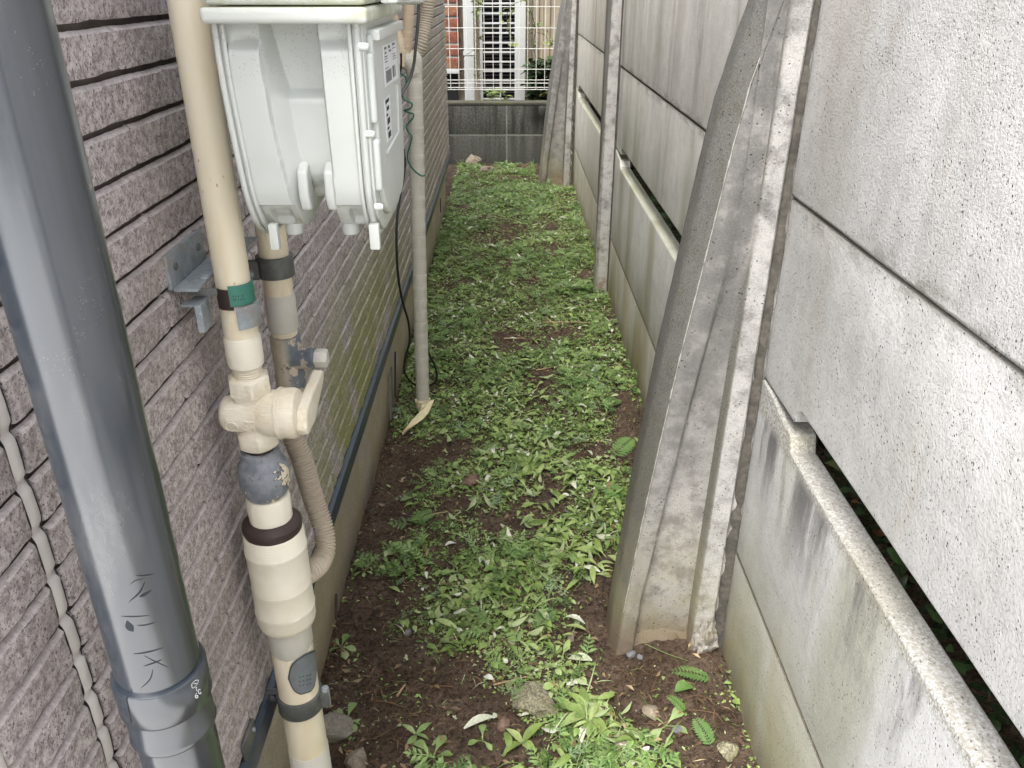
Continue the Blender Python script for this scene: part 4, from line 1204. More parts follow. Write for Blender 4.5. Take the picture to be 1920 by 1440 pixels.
b.prism([(AX - .0245, .688), (AX - .0185, .690), (AX - .0185, .712), (AX - .0245, .712)], 'Z', zl - .026, zl + .0012)
b.build("hook_plate", M['galv'], ub, bevel=.0014)
b = MB(); z_ = zat(545, .70)
b.obox(((XS + AX) / 2 + .003, .700, z_ - .0005), (.0135, 0, 0), (0, .001, 0), (0, 0, .0035)); b.build("strap_tail", M['galvd'], ub, bevel=.0006)
band("curved_clamp", M['galv'], 441, 490, 578, 560, za(575) - za(617), RP + .0046, parent=ub)
# second pipe
BX, BY = -0.2600, 0.8694
def zb2(py): return zat(py, BY)
g2 = empty("gas_outlet_pipe", (BX, BY, 0), "cream gas pipe behind the meter with flaking paint tee and side plug", "gas pipe")
b = MB(); b.lathe([(RP, zb2(612)), (RP, 1.04), (.012, 1.05)], (BX, BY, 0), seg=44); b.build("pipe", M['cream'], g2, smooth=True)
b = MB(); b.lathe([(RP - .0015, zb2(618)), (RP + .0010, zb2(612)), (RP + .0010, zb2(560)), (RP, zb2(548))], (BX, BY, 0), seg=44); b.build("painted_wrap", M['wrapg'], g2, smooth=True)
prof = []; z = zb2(612); z1 = zb2(632)
for i in range(21):
    t = i / 20; prof.append((RP - .0020 + .0006 * math.sin(t * 5 * 2 * math.pi), z + (z1 - z) * t))
b = MB(); b.lathe(prof, (BX, BY, 0), seg=40); b.build("thread", M['cream'], g2, smooth=True)
b = MB(); b.lathe([(.010, zb2(727)), (RP, zb2(725)), (RP + .0012, zb2(718)), (RP + .0006, zb2(690)), (RP + .0010, zb2(640)), (RP + .0006, zb2(628)), (RP - .003, zb2(626))], (BX, BY, 0), seg=56, wob=lumpy); tee = b.build("tee", M['peelc'], g2, smooth=True)
zp = zb2(668)
b = MB(); b.lathe([(.013, .0), (.0125, .024), (.0135, .026), (.0135, .031), (.0115, .033)], (BX, BY - .004, zp), 'X', seg=32, wob=lumpy); b.build("tee_branch", M['peelc'], tee, smooth=True)
b = MB(); hexlathe(b, (0, 0), [(.009, .032, .6), (.0105, .034, 1), (.0105, .046, 1), (.009, .048, .8)], seg=36)
b.v = [(BX + v[2], BY - .004 + v[0], zp + v[1]) for v in b.v]; b.build("plug", M['wrapg'], tee, smooth=True)
b = MB(); b.lathe([(.0145, zb2(760)), (.0145, zb2(722))], (BX, BY, 0), seg=32); b.build("nipple", M['brownring'], g2, smooth=True)
cz0, cz1 = hit_cyl(515, 527, BX, BY, RP + .004)[1], hit_cyl(515, 488, BX, BY, RP + .004)[1]
kc = empty("pipe_clamp", (BX, BY, .85), "dark steel strap clamp around the rear gas pipe below the meter", "pipe clamp")
b = MB(); b.lathe([(RP + .0002, cz0), (RP + .0042, cz0), (RP + .0042, cz1), (RP + .0002, cz1)], (BX, BY, 0), seg=48); b.build("clamp_ring", M['galvd'], kc, bevel=.0006)
b = MB(); b.box(BX - .034, BX - .014, BY - .018, BY - .010, cz0, cz1 - .002); b.build("clamp_ear", M['galvd'], kc, bevel=.001)
b = MB(); b.lathe([(.0050, 0), (.0046, .0025), (.002, .0038)], (0, 0, 0), 'Y', seg=18)
b.v = [(v[0] + BX - .024, BY - .018 - v[1], v[2] + (cz0 + cz1) / 2 - .004) for v in b.v]; b.build("clamp_bolt", M['galv'], kc, smooth=True)

# flexible corrugated hose from the rear pipe down to the sleeve
hp = [(BX + .006, .868, zat(725, .87)), at(545, 800, Y=.842), at(566, 860, Y=.833), at(586, 930, Y=.826), at(606, 990, Y=.812), at(610, 1028, Y=.798), at(600, 1055, Y=.780), at(588, 1068, Y=.764), at(572, 1078, Y=.752), (AX + .012, AY + .012, zat(1090, .73))]
path = spline(hp, 30); b = MB()
L = 0; d = [0]
for p, q in zip(path[:-1], path[1:]): L += (q - p).length; d.append(L)
m = int(L / .0007); res = []; rr = []
j = 0
for i in range(m):
    t = L * i / (m - 1)
    while j < len(d) - 2 and d[j + 1] < t: j += 1
    f = (t - d[j]) / max(d[j + 1] - d[j], 1e-9); res.append(path[j].lerp(path[j + 1], min(f, 1))); rr.append(.0122 + .0009 * math.sin(t / .0038 * 2 * math.pi))
b.tube(res, rr, 28)
ho = b.build("corrugated_hose", M['hose'], None, smooth=True)
tag(ho, "beige corrugated flexible hose bending down from behind the stop valve into the wrapped sleeve", "hose")

# ------------------------------------------------------------------ gas meter
mx0, mx1, my0, my1, mz0, mz1 = -.2165, -.112, .655, .845, .898, 1.0735
gm_ = empty("gas_meter", ((mx0 + mx1) / 2, (my0 + my1) / 2, mz0), "off white cast gas meter with barcode label hanging between the two cream pipes", "gas meter")
# outline in (y,z), from the near top down, round the bottom, up the far side
out = []
out += [(my0, mz1), (my0, mz1 - .05), (my0 + .001, mz0 + .075)]
for k in range(13):
    t = math.pi / 2 * k / 12
    out.append((my0 + .052 - .050 * math.cos(t), mz0 + .062 - .058 * math.sin(t)))
out += [(my1 - .075, mz0 + .003)]
for k in range(13):
    t = math.pi / 2 * k / 12
    out.append((my1 - .052 + .050 * math.sin(t), mz0 + .062 - .058 * math.cos(t)))
out += [(my1, mz0 + .09), (my1, mz1)]
def resample(pts, n):
    P = [Vector((p[0], p[1], 0)) for p in pts]; D = [0]
    for a, c in zip(P[:-1], P[1:]): D.append(D[-1] + (c - a).length)
    res = []; j = 0
    for i in range(n):
        t = D[-1] * i / (n - 1)
        while j < len(D) - 2 and D[j + 1] < t: j += 1
        f = (t - D[j]) / max(D[j + 1] - D[j], 1e-9); res.append(P[j].lerp(P[j + 1], min(f, 1)))
    return res, D[-1]
OUT, OL = resample(out, 170)
def sst(x, a, c):
    t = min(max((x - a) / (c - a), 0), 1); return t * t * (3 - 2 * t)
def meter_depth(u, s):
    """inward offset of the body at width fraction u and distance s (m) down the near face"""
    # flange strips at both sides stay proud
    e = min(u, 1 - u)
    d = .0055 * sst(e, .035, .055)                       # step behind the flange
    # channel: slanted left wall, crisp right wall; a deeper trapezoid at the top
    k = min(s / .055, 1)
    up = 1 - sst(s, .052, .059)
    lo0 = .29 + .02 * k + .05 * sst(s, .06, .15); lo1 = lo0 + .025 + .085 * k
    hi = .70 - .02 * sst(s, .10, .16)
    c = min(max((u - lo0) / (lo1 - lo0), 0), 1) * (1 - sst(u, hi - .012, hi + .012))
    d += c * (.012 + .010 * up + .012 * sst(s, .108, .15))
    lobe = (sst(u, .045, .065) * (1 - sst(u, lo0 - .018, lo0 - .004))) + (sst(u, hi + .014, hi + .030) * (1 - sst(u, .925, .950)))
    lobe = min(lobe, 1)
    d -= .0055 * lobe * sst(s, .014, .022) * (1 - sst(s, .141, .145))
    # recess pockets below
    for (a0, a1) in ((.13, .29), (.80, .95)):
        pk = sst(u, a0 - .01, a0 + .01) * (1 - sst(u, a1 - .03, a1 + .03)) * sst(s, .150, .154) * (1 - sst(s, .172, .180))
        d += .006 * pk
    d += .010 * sst(s, .20, .30)
    # brow shadows under the cap
    for c0 in (.20, .82):
        q = math.exp(-(((u - c0) / .10) ** 4)) * math.exp(-(((s - .016) / .004) ** 2)); d += .0035 * q
    return d
NU = 120
vs = []; fs = []
nS = len(OUT)
for i, p in enumerate(OUT):
    s_ = OL * i / (nS - 1)
    t = (OUT[min(i + 1, nS - 1)] - OUT[max(i - 1, 0)]).normalized(); nin = Vector((-t.y, t.x, 0))
    cen = Vector(((my0 + my1) / 2, (mz0 + mz1) / 2 + .02, 0))
    if (cen - p).dot(nin) < 0: nin = -nin
    for k in range(NU + 1):
        u = k / NU
        dd = meter_depth(u, s_) if s_ < OL * .62 else .006 * sst(min(u, 1 - u), .035, .055)
        q = p + nin * dd
        # side walls lean in slightly towards the bottom, giving the tapering outline
        tp = .0055 * sst((mz1 - p.y), .02, .17)
        X = mx0 + tp + (mx1 - mx0 - 1.2 * tp) * u
        vs.append((X, q.x, q.y))
for i in range(nS - 1):
    for k in range(NU):
        a = i * (NU + 1) + k; fs.append((a, a + 1, a + NU + 2, a + NU + 1))
fs.append(tuple(i * (NU + 1) for i in range(nS))); fs.append(tuple(i * (NU + 1) + NU for i in range(nS)))
fs.append(tuple([k for k in range(NU + 1)] + [(nS - 1) * (NU + 1) + k for k in range(NU, -1, -1)]))
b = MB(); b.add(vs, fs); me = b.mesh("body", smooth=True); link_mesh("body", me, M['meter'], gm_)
# flange rims
for side in (0, 1):
    for r_, off, xo in ((.0026, .0, .0), (.0018, -.0015, .0055)):
        pts = []
        for i in range(0, nS, 2):
            p = OUT[i]; tp = .0055 * sst((mz1 - p.y), .02, .17)
            X = (mx0 + tp + xo) if side == 0 else (mx1 - .2 * tp - xo)
            pts.append((X, p.x + (-.0012 if i < nS * .4 else 0) , p.y))
        b = MB(); b.tube(pts, r_, 10); b.build("flange_rim", M['meter'], gm_, smooth=True)
# dial cover on the side away from the wall
cen = Vector(((my0 + my1) / 2, (mz0 + mz1) / 2 + .01, 0))
def outl(scy, scz, n=60):
    pts, _ = resample(out, n); return [((p.x - cen.x) * scy + cen.x, (p.y - cen.y) * scz + cen.y) for p in pts]
b = MB(); b.prism(outl(.985, .985), 'X', mx1 - .002, mx1 + .004); b.build("cover_flange", M['meter'], gm_, bevel=.0015)
XCV = mx1 + .0088
b = MB(); o_ = outl(.84, .86); b.prism([(y, z) for y, z in o_], 'X', mx1 + .003, XCV)
me = b.mesh("cover", bevel=.006, segs=4, angle=50); cov = link_mesh("cover", me, M['meter'], gm_)
# padded side lugs along the near edge of the cover
for (ya, yb, za_, zb__) in ((my0 + .008, my0 + .022, .998, 1.050), (my0 + .008, my0 + .023, .945, .986)):
    b = MB(); b.box(mx1 + .003, XCV + .0005, ya, yb, za_, zb__); b.build("cover_lug", M['meter'], cov, bevel=.004, segs=3)
# screws: positions read where the cover flange is
for (px_, py_) in ((684, 88), (696, 252), (712, 388)):
    p = at(px_, py_, X=mx1 + .008); b = MB(); b.lathe([(.0030, -.004), (.0030, .001), (.0022, .0028), (.0008, .0032)], p, 'X', seg=16); b.build("screw", M['meter'], gm_, smooth=True)
def quad(pix, X, name, mat, parent=None):
    parent = parent or cov
    b = MB(); ps = [at(px_, py_, X=X) for px_, py_ in pix]
    b.add([(X, p.y, p.z) for p in ps] + [(X - .0006, p.y, p.z) for p in ps], [(0, 1, 2, 3), (4, 7, 6, 5), (0, 4, 5, 1), (1, 5, 6, 2), (2, 6, 7, 3), (3, 7, 4, 0)])
    return b.build(name, mat, parent)
L1 = [(718, 86), (742, 76), (747, 146), (723, 164)]
quad(L1, XCV + .0008, "rating_label", M['paper'])
def lerp2(q, u, v):
    a = [q[0][i] + (q[1][i] - q[0][i]) * u for i in (0, 1)]; c = [q[3][i] + (q[2][i] - q[3][i]) * u for i in (0, 1)]
    return (a[0] + (c[0] - a[0]) * v, a[1] + (c[1] - a[1]) * v)
def marks(q, rects, X, name, mat):
    b = MB()
    for (u0, v0, u1, v1) in rects:
        ps = [at(*lerp2(q, u, v), X=X) for u, v in ((u0, v0), (u1, v0), (u1, v1), (u0, v1))]
        b.add([(X, p.y, p.z) for p in ps], [(0, 1, 2, 3)])
    return b.build(name, mat, cov, fix=False)
marks(L1, [(.08, .05, .26, .11), (.38, .04, .52, .12), (.70, .03, .90, .09), (.10, .17, .24, .22), (.42, .16, .60, .21), (.08, .56 - .16, .30, .425), (.70, .36, .92, .385), (.08, .27, .30, .30), (.62, .30, .92, .315)], XCV + .0011, "label_print", M['inkg'])
marks(L1, [(.06, .335, .30, .35), (.68, .155, .94, .17), (.68, .43, .94, .445), (.06, .56, .34, .575)], XCV + .00115, "label_print", M['ink'])
bars = [(.10 + i * .035, .63, .10 + i * .035 + (.022 if i % 3 else .012), .92) for i in range(12)]
marks(L1, bars, XCV + .00115, "barcode", M['ink'])
marks(L1, [(.62, .60, .72, .9), (.78, .60, .82, .9)], XCV + .0011, "label_print", M['inkg'])
L2 = [(721, 188), (731, 178), (735, 256), (727, 268)]
quad(L2, XCV + .0008, "serial_label", M['paper'])
marks(L2, [(.15, .03, .8, .12), (.3, .2, .75, .3), (.2, .36, .5, .42), (.3, .48, .8, .62), (.2, .68, .6, .74), (.3, .80, .85, .95)], XCV + .0011, "label_print", M['ink'])
# embossed angular line on the cover
b = MB(); pl = [at(x, y, X=XCV + .0004) for x, y in ((744, 160), (747, 248), (726, 286))]; b.tube(pl, .0013, 8); b.build("embossed_edge", M['meter'], cov, smooth=True)
# feet and pegs underneath
for (px_, py_, py2, w) in ((513, 428, 466, .0036), (702, 428, 466, .0042)):
    p = at(px_, py_, Y=my0 + .012); q = at(px_, py2, Y=my0 + .012)
    b = MB(); b.box(p.x - w, p.x + w, my0 + .008, my0 + .016, q.z, p.z + .004); b.build("foot", M['meter'], gm_, bevel=.001)
for (px_, py_) in ((553, 432), (658, 432)):
    p = at(px_, py_, Y=my0 + .045); b = MB(); b.lathe([(.0065, p.z - .0025), (.0075, p.z - .001), (.0075, p.z + .008)], (p.x, p.y, 0), seg=20); b.build("peg", M['meter'], gm_, smooth=True)
for (px_, w) in ((573, .0042), (622, .0042)):
    p = at(px_, 372, Y=my0 + .012); b = MB()
    b.prism([(my0 + .012, p.z - .010), (my0 + .006, p.z + .004), (my0 + .008, p.z + .022), (my0 + .022, p.z + .030), (my0 + .03, p.z - .012)], 'X', p.x - w, p.x + w); b.build("rib", M['meter'], gm_, bevel=.0025, segs=3)
# top cap
b = MB(); b.box(-.222, -.1015, .640, .862, 1.0715, 1.0825); me = b.mesh("cap_skirt", bevel=.004, segs=3); link_mesh("cap_skirt", me, M['cap'], gm_)
b = MB(); b.box(-.219, -.102, .643, .859, 1.0835, 1.112); me = b.mesh("cap_lid", bevel=.005, segs=3); link_mesh("cap_lid", me, M['cap'], gm_)
b = MB(); b.box(-.0985, -.084, .69, .77, 1.0835, 1.125); me = b.mesh("terminal_box", bevel=.003); link_mesh("terminal_box", me, M['meter'], gm_)
b = MB()
b.box(-.112, -.098, .675, .83, 1.058, 1.0662); b.build("cap_shadow_plate", M['meter'], gm_, bevel=.002)
pc = [at(738, -4, Y=.79), at(762, -3, Y=.80), at(788, -6, Y=.82), at(800, -30, Y=.84)]
b = MB(); b.tube(spline(pc, 8), [.0052] * 25, 16); b.build("cable_gland", M['meter'], gm_, smooth=True)
# elbows up to the pipes
b = MB(); b.tube([(BX, BY, 1.03), (BX, BY, 1.12), (BX + .03, BY - .02, 1.14), (-.17, .80, 1.135), (-.165, .80, 1.10)], .016, 20); b.build("outlet_elbow", M['cream'], g2, smooth=True)
b = MB(); b.tube([(AX, AY, 1.16), (AX + .03, AY + .005, 1.165), (-.19, .735, 1.155), (-.185, .735, 1.10)], .014, 20); b.build("branch_elbow", M['cream'], g1, smooth=True)

# ------------------------------------------------------------------ air-conditioning line set
ac = empty("insulated_pipe", (-.2385, 2.035, 0), "long ivory taped air conditioner pipe standing off the siding with a torn tape end", "insulated pipe")
pth = []; rr = []
q0_, q1_ = at(792.5, 750, Y=2.035), at(779, 200, Y=2.035)
sl_ = (q1_.x - q0_.x) / (q1_.z - q0_.z); xb_ = q0_.x - sl_ * (q0_.z - .03); xt_ = xb_ + sl_ * .925
for i in range(300):
    t = i / 299; z = .03 + t * .925
    x = xb_ + (xt_ - xb_) * t + .001 * noise.noise((z * 5, 0, 0)); y = 2.035 + .001 * noise.noise((0, z * 4, 0))
    pth.append((x, y, z)); w = (z / .034) % 1.0
    rr.append(.0182 + .0008 * w + .0016 * sst(t, .93, 1) + .0003 * noise.noise((z * 60, 2, 0)))
    rr[-1] *= math.sqrt(max(1 - (max(t - .965, 0) / .035) ** 2, .02))
b = MB(); b.tube(pth, rr, 28); b.build("taped_pipe", M['actape'], ac, smooth=True)
# torn tape
b = MB(); vs = []; fs = []
spn = spline([(-.226, 2.012, .040), (-.232, 1.995, .030), (-.240, 1.965, .026), (-.258, 1.925, .022), (-.283, 1.880, .016)], 6)
for i, p in enumerate(spn):
    t = i / (len(spn) - 1); w = .020 * (1 - t) ** .7 + .002
    for k in range(5):
        u = -1 + k / 2
        vs.append((p.x + u * w * .8, p.y + u * w * .25, p.z + .006 * math.sin(u * 2 + t * 5) + .002 * noise.noise((u * 4, t * 9, 0))))
for i in range(len(spn) - 1):
    for k in range(4): a = i * 5 + k; fs.append((a, a + 1, a + 6, a + 5))
b.add(vs, fs); b.build("torn_tape", M['torn'], ac, smooth=True, fix=False)
b = MB(); b.lathe([(.0170, .004), (.0215, .014), (.0205, .026), (.0225, .036), (.0206, .040)], (xb_, 2.035, 0), seg=30, wob=lambda a, h: .003 * noise.noise((a * 2, h * 60, 1))); b.build("frayed_end", M['torn'], ac, smooth=True)
# upper bundle: two taped pipes and a ribbed drain hose joining behind the meter
YA = 2.03
ac2 = empty("taped_branch_pipe", (-.24, YA, .95), "beige taped branch pipes joining the ivory pipe behind the meter", "insulated pipe")
def apath(l, Y): return [at(x, y, Y=Y + dy) for x, y, dy in l]
def wrapped(pts, r, mat, parent, name, n=10, seg=24):
    q = spline(pts, n); m = len(q); rr = [r + .0012 * ((i * .37) % 1) + .0006 * noise.noise((i * .6, r * 90, 0)) for i in range(m)]
    b = MB(); b.tube(q, rr, seg); return b.build(name, mat, parent, smooth=True)
wrapped(apath([(767, -60, 0), (766, 20, 0), (764, 60, 0), (760, 95, 0), (752, 108, -.01), (742, 112, -.02)], YA), .0128, M['tape2'], ac2, "taped_pipe")
wrapped(apath([(733, 20, -.02), (740, 50, -.01), (748, 80, -.015), (752, 105, -.02), (748, 125, -.03)], YA), .0125, M['tape2'], ac2, "taped_pipe")
wrapped(apath([(744, 104, -.02), (756, 110, -.012), (768, 120, -.006), (777, 140, .002)], YA), .0165, M['actape'], ac2, "joint_wrap")
q = apath([(806, -60, .03), (802, 0, .03), (798, 40, .03), (790, 80, .02), (783, 100, .02)], YA)
q = spline(q, 60); b = MB(); D = [0]
for a_, c_ in zip(q[:-1], q[1:]): D.append(D[-1] + (c_ - a_).length)
b.tube(q, [(.0155 + .0006 * math.sin(s_ / .0060 * 2 * math.pi)) for s_ in D], 22)
tag(b.build("drain_hose", M['hose'], None, smooth=True), "beige ribbed drain hose coming down from above right of the meter", "hose")
def cable(name, pts, r, mat, label, n=10):
    b = MB(); b.tube(spline(pts, n), r, 10); o = b.build(name, mat, None, smooth=True); tag(o, label, "cable"); return o
cable("power_cable", [at(x, y, Y=Y) for x, y, Y in ((787, -40, 1.9), (785, 10, 1.92), (783, 50, 1.93), (779, 90, 1.94), (776, 120, 1.95), (768, 150, 1.95), (760, 165, 1.94), (752, 178, 1.93), (748, 190, 1.95))], .0036, M['greywire'], "dark grey power cable hanging in front of the taped pipes right of the meter")
cable("signal_cable", [at(x, y, Y=1.96) for x, y in ((752, 100), (752, 125), (748, 145), (745, 170), (740, 185))], .0024, M['rubber'], "short black cable peeping out between meter and ivory pipe")
cable("earth_wire", [at(x, y, Y=Y) for x, y, Y in ((752, 138, 1.96), (761, 146, 1.965), (761, 158, 1.965), (754, 172, 1.96), (757, 186, 1.96), (771, 193, 1.96), (772, 200, 1.96), (766, 205, 1.965), (758, 207, 1.97), (766, 211, 1.965), (775, 214, 1.96), (774, 221, 1.96), (766, 231, 1.965), (762, 238, 1.965), (766, 248, 1.965), (772, 257, 1.965), (768, 275, 1.965), (764, 290, 1.968), (766, 304, 1.97), (776, 319, 1.975), (789, 329, 1.985), (796, 329, 2.0))], .0020, M['greenwire'], "thin green earth wire in loose kinks over the ivory pipe", 8)
cable("black_cable", [at(x, y, Y=Y) for x, y, Y in ((757, 280, 2.0), (759, 315, 1.98), (750, 370, 1.9), (744, 420, 1.85), (744, 480, 1.84), (748, 530, 1.86), (756, 570, 1.9), (766, 605, 1.95), (768, 640, 2.0), (760, 670, 2.02), (758, 695, 2.03), (768, 714, 2.06), (785, 724, 2.10), (800, 724, 2.12), (814, 718, 2.12), (819, 705, 2.11), (815, 685, 2.10), (806, 668, 2.09), (800, 650, 2.08))], .0030, M['rubber'], "black cable looping down behind the foot of the ivory pipe")

# old slate strips and nails against the foundation
def stake(px, py0, py1, w, mat, label):
    p = at(px, py1, X=-.320); q = at(px, py0, X=-.324)
    b = MB(); b.obox(((p + q) / 2), (0.0022, 0, 0), (0, w, 0), (p - q) / 2)
    o = b.build("stake", mat, None, bevel=.0006); tag(o, label, "stake")
stake(733, 690, 785, .008, M['galvd'], "grey strip of sheet leaning on the footing beside the ivory pipe")
stake(741, 660, 745, .004, M['rubber'], "thin dark stick against the footing behind the grey strip")
stake(630, 1115, 1160, .003, M['brownring'], "rusty flat nail against the footing near the wrapped sleeve")
stake(826, 372, 398, .006, M['brownring'], "dark stick against the footing near the far corner of the house")

# ------------------------------------------------------------------ plants: templates
def leaf_strip(L, W, n=5, curl=.3, fold=.25, shape='ovate'):
    """mid-ribbed leaf along +x"""
    v = []; f = []
    for i in range(n + 1):
        t = i / n
        if shape == 'ovate': w = W * math.sin(math.pi * min(t * .95 + .03, 1)) ** .8
        elif shape == 'spoon': w = W * (.16 + .84 * sst(t, .25, .75)) * (1 if t < .8 else math.sqrt(max(1 - ((t - .8) / .2) ** 2, .0)) * .95 + .05)
        elif shape == 'blade': w = W * (1 - t) ** .6 * (.6 + .4 * min(1, t * 6))
        else: w = W * math.sin(math.pi * min(t * .9 + .08, 1)) ** 1.1
        z = L * (curl * t * (1 - t) * 1.2 - curl * .35 * t * t)
        v += [(L * t, -w, z + w * fold), (L * t, 0, z), (L * t, w, z + w * fold)]
    for i in range(n):
        a = i * 3
        f += [(a, a + 3, a + 4), (a, a + 4, a + 1), (a + 1, a + 4, a + 5), (a + 1, a + 5, a + 2)]
    return np.array(v), np.array(f)
def merge(parts):
    V = []; F = []; n = 0
    for v, f in parts:
        V.append(v); F.append(f + n); n += len(v)
    return np.concatenate(V), np.concatenate(F)
def xform(vf, rz=0, ry=0, rx=0, s=1.0, t=(0, 0, 0)):
    v, f = vf
    m = Matrix.Rotation(rz, 3, 'Z') @ Matrix.Rotation(ry, 3, 'Y') @ Matrix.Rotation(rx, 3, 'X')
    return (v * s) @ np.array(m).T + np.array(t), f
def lacy_leaf(L=.04, pairs=4, seed=0):
    r = random.Random(seed); P = []
    P.append(leaf_strip(L, L * .03, 3, .2, .1, 'blade'))
    for i in range(pairs):
        t = .25 + .62 * i / (pairs - 1); ll = L * (.46 - .28 * t) * r.uniform(.8, 1.2)
        for sg in (-1, 1):
            base = xform(leaf_strip(ll, ll * .16, 2, .2, .2), sg * r.uniform(.75, 1.05), r.uniform(-.2, .2), 0, 1, (L * t, 0, L * .05 * r.random()))
            P.append(base)
            for q in (.4, .72):
                for s2 in (-1, 1):
                    a = sg * .9
                    P.append(xform(leaf_strip(ll * .42, ll * .09, 1, .1, .2), a + s2 * .7, r.uniform(-.3, .2), 0, 1,
                                   (L * t + ll * q * math.cos(a), ll * q * math.sin(a), L * .06 * r.random())))
    P.append(xform(leaf_strip(L * .3, L * .06, 2, .1, .2), 0, 0, 0, 1, (L * .85, 0, 0)))
    return merge(P)
def fern(L=.09, pairs=11):
    P = [leaf_strip(L, L * .012, 4, .25, .1, 'blade')]
    for i in range(pairs):
        t = .10 + .86 * i / pairs; ll = L * .26 * math.sin(math.pi * (t * .75 + .22)) + .001
        z = L * (.25 * t * (1 - t) * 1.2 - .25 * .35 * t * t)
        for sg in (-1, 1):
            P.append(xform(leaf_strip(ll, ll * .17, 3, .1, .25), sg * 1.12, -.05, 0, 1, (L * t, 0, z)))
            P.append(xform(leaf_strip(ll * .3, ll * .10, 1, .1, .25), sg * .7, 0, 0, 1, (L * t + ll * .35 * math.cos(1.12), sg * ll * .35, z)))
    return merge(P)
T_small = [leaf_strip(.011, .0038, 2, .5, .3), leaf_strip(.014, .0030, 2, .4, .3), leaf_strip(.009, .0040, 2, .3, .4)]
T_mid = [leaf_strip(.022, .0065, 3, .5, .3), leaf_strip(.026, .0060, 3, .3, .35), leaf_strip(.020, .0075, 3, .6, .25)]
T_long = [leaf_strip(.060, .0075, 6, .35, .35, 'lance'), leaf_strip(.045, .0080, 5, .5, .3, 'lance'), leaf_strip(.052, .0075, 6, .4, .3, 'spoon')]
T_grass = [leaf_strip(.035, .0011, 3, .6, .2, 'blade'), leaf_strip(.05, .0013, 4, .8, .2, 'blade')]
T_lacy = [lacy_leaf(.035, 4, 1), lacy_leaf(.042, 4, 2), lacy_leaf(.028, 3, 3)]
def three_lobe():
    return merge([xform(leaf_strip(.010, .0032, 2, .3, .3), a) for a in (0, 1.1, -1.1)])
T_tri = [three_lobe()]
def scatter(name, temps, x, y, scale, tiltmax, mat, zoff=0.0, zj=.004, seed=0, yaw_=None, label=None, cat=None, zfun=gz, flipp=.12, rbias=None):
    R = np.random.RandomState(seed); N = len(x)
    z = zfun(x, y) + zoff + R.rand(N) * zj
    yaw = R.rand(N) * 2 * np.pi if yaw_ is None else yaw_
    pit = -np.abs(R.randn(N)) * tiltmax * .38 + R.randn(N) * .12; rol = R.randn(N) * .32
    flip = R.rand(N) < flipp
    rol = np.where(flip, rol + np.pi, rol)
    rv = R.rand(N) if rbias is None else np.clip(R.rand(N) * .45 + rbias * .60 - .03, 0, 1)
    V = []; F = []; A = []; n0 = 0
    which = R.randint(0, len(temps), N)
    for k, (tv, tf) in enumerate(temps):
        idx = np.where(which == k)[0]; m = len(idx)
        if m == 0: continue
        cz, sz = np.cos(yaw[idx]), np.sin(yaw[idx]); cy, sy = np.cos(pit[idx]), np.sin(pit[idx]); cx, sx = np.cos(rol[idx]), np.sin(rol[idx])
        Rm = np.empty((m, 3, 3))
        Rm[:, 0, 0] = cz * cy; Rm[:, 0, 1] = cz * sy * sx - sz * cx; Rm[:, 0, 2] = cz * sy * cx + sz * sx
        Rm[:, 1, 0] = sz * cy; Rm[:, 1, 1] = sz * sy * sx + cz * cx; Rm[:, 1, 2] = sz * sy * cx - cz * sx
        Rm[:, 2, 0] = -sy; Rm[:, 2, 1] = cy * sx; Rm[:, 2, 2] = cy * cx
        v = np.einsum('mij,nj->mni', Rm, tv) * scale[idx][:, None, None]
        v += np.stack([x[idx], y[idx], z[idx]], -1)[:, None, :]
        nv = len(tv)
        f = tf[None] + (np.arange(m) * nv)[:, None, None] + n0
        V.append(v.reshape(-1, 3)); F.append(f.reshape(-1, 3)); A.append(np.repeat(rv[idx], nv)); n0 += m * nv
    me = np_mesh(name, np.concatenate(V), np.concatenate(F), np.concatenate(A), smooth=True)
    o = link_mesh(name, me, mat); tag(o, label, cat, kind='stuff'); return o

# how green the alley floor is, 0..1
bare = []
for (px_, py_, rx, ry, st) in ((710, 950, .055, .30, .8), (1010, 1200, .12, .05, .35), (900, 1260, .12, .06, .4), (700, 900, .07, .22, .9), (735, 960, .10, .16, .75), (790, 850, .07, .10, .5), (660, 1130, .07, .10, .6), (1215, 1220, .12, .10, 1.0), (1130, 1190, .07, .05, .7), (1300, 1230, .08, .07, 1.0),
                            (1270, 1330, .07, .06, .55), (690, 1290, .12, .10, .8), (860, 1330, .13, .07, .75), (760, 1400, .14, .07, .7), (1190, 1290, .08, .05, .7), (1010, 1230, .10, .03, .3), (1190, 860, .05, .10, .8), (1150, 600, .03, .15, .7),
                            (1175, 760, .03, .10, .6), (800, 620, .05, .12, .3), (640, 1250, .07, .10, .8), (950, 1400, .10, .05, .4), (1080, 320, .05, .2, .5), (1330, 1400, .05, .06, .3)):
    p = at(px_, py_, Z=0); bare.append((p.x, p.y, rx, ry, st))
lush = []
for (px_, py_, rx, ry, st) in ((820, 1330, .025, .02, .7), (690, 1220, .02, .015, .5), (930, 1200, .07, .05, .5), (1010, 1240, .04, .03, .6), (880, 1170, .06, .04, .4), (850, 1230, .03, .02, .4), (1090, 1260, .03, .02, .5), (1060, 1340, .05, .03, .6), (1120, 1400, .06, .03, .8), (1000, 1350, .03, .02, .35),
                            (860, 1395, .025, .015, .6), (700, 1120, .02, .02, .5), (740, 1180, .03, .02, .35), (1320, 1360, .025, .02, .35), (1310, 1425, .025, .012, .5), (640, 1405, .02, .01, .4), (770, 1000, .03, .03, .5), (800, 880, .03, .03, .4), (1160, 1000, .03, .06, .5), (1130, 560, .04, .15, .5)):
    p = at(px_, py_, Z=0); lush.append((p.x, p.y, rx, ry, st))
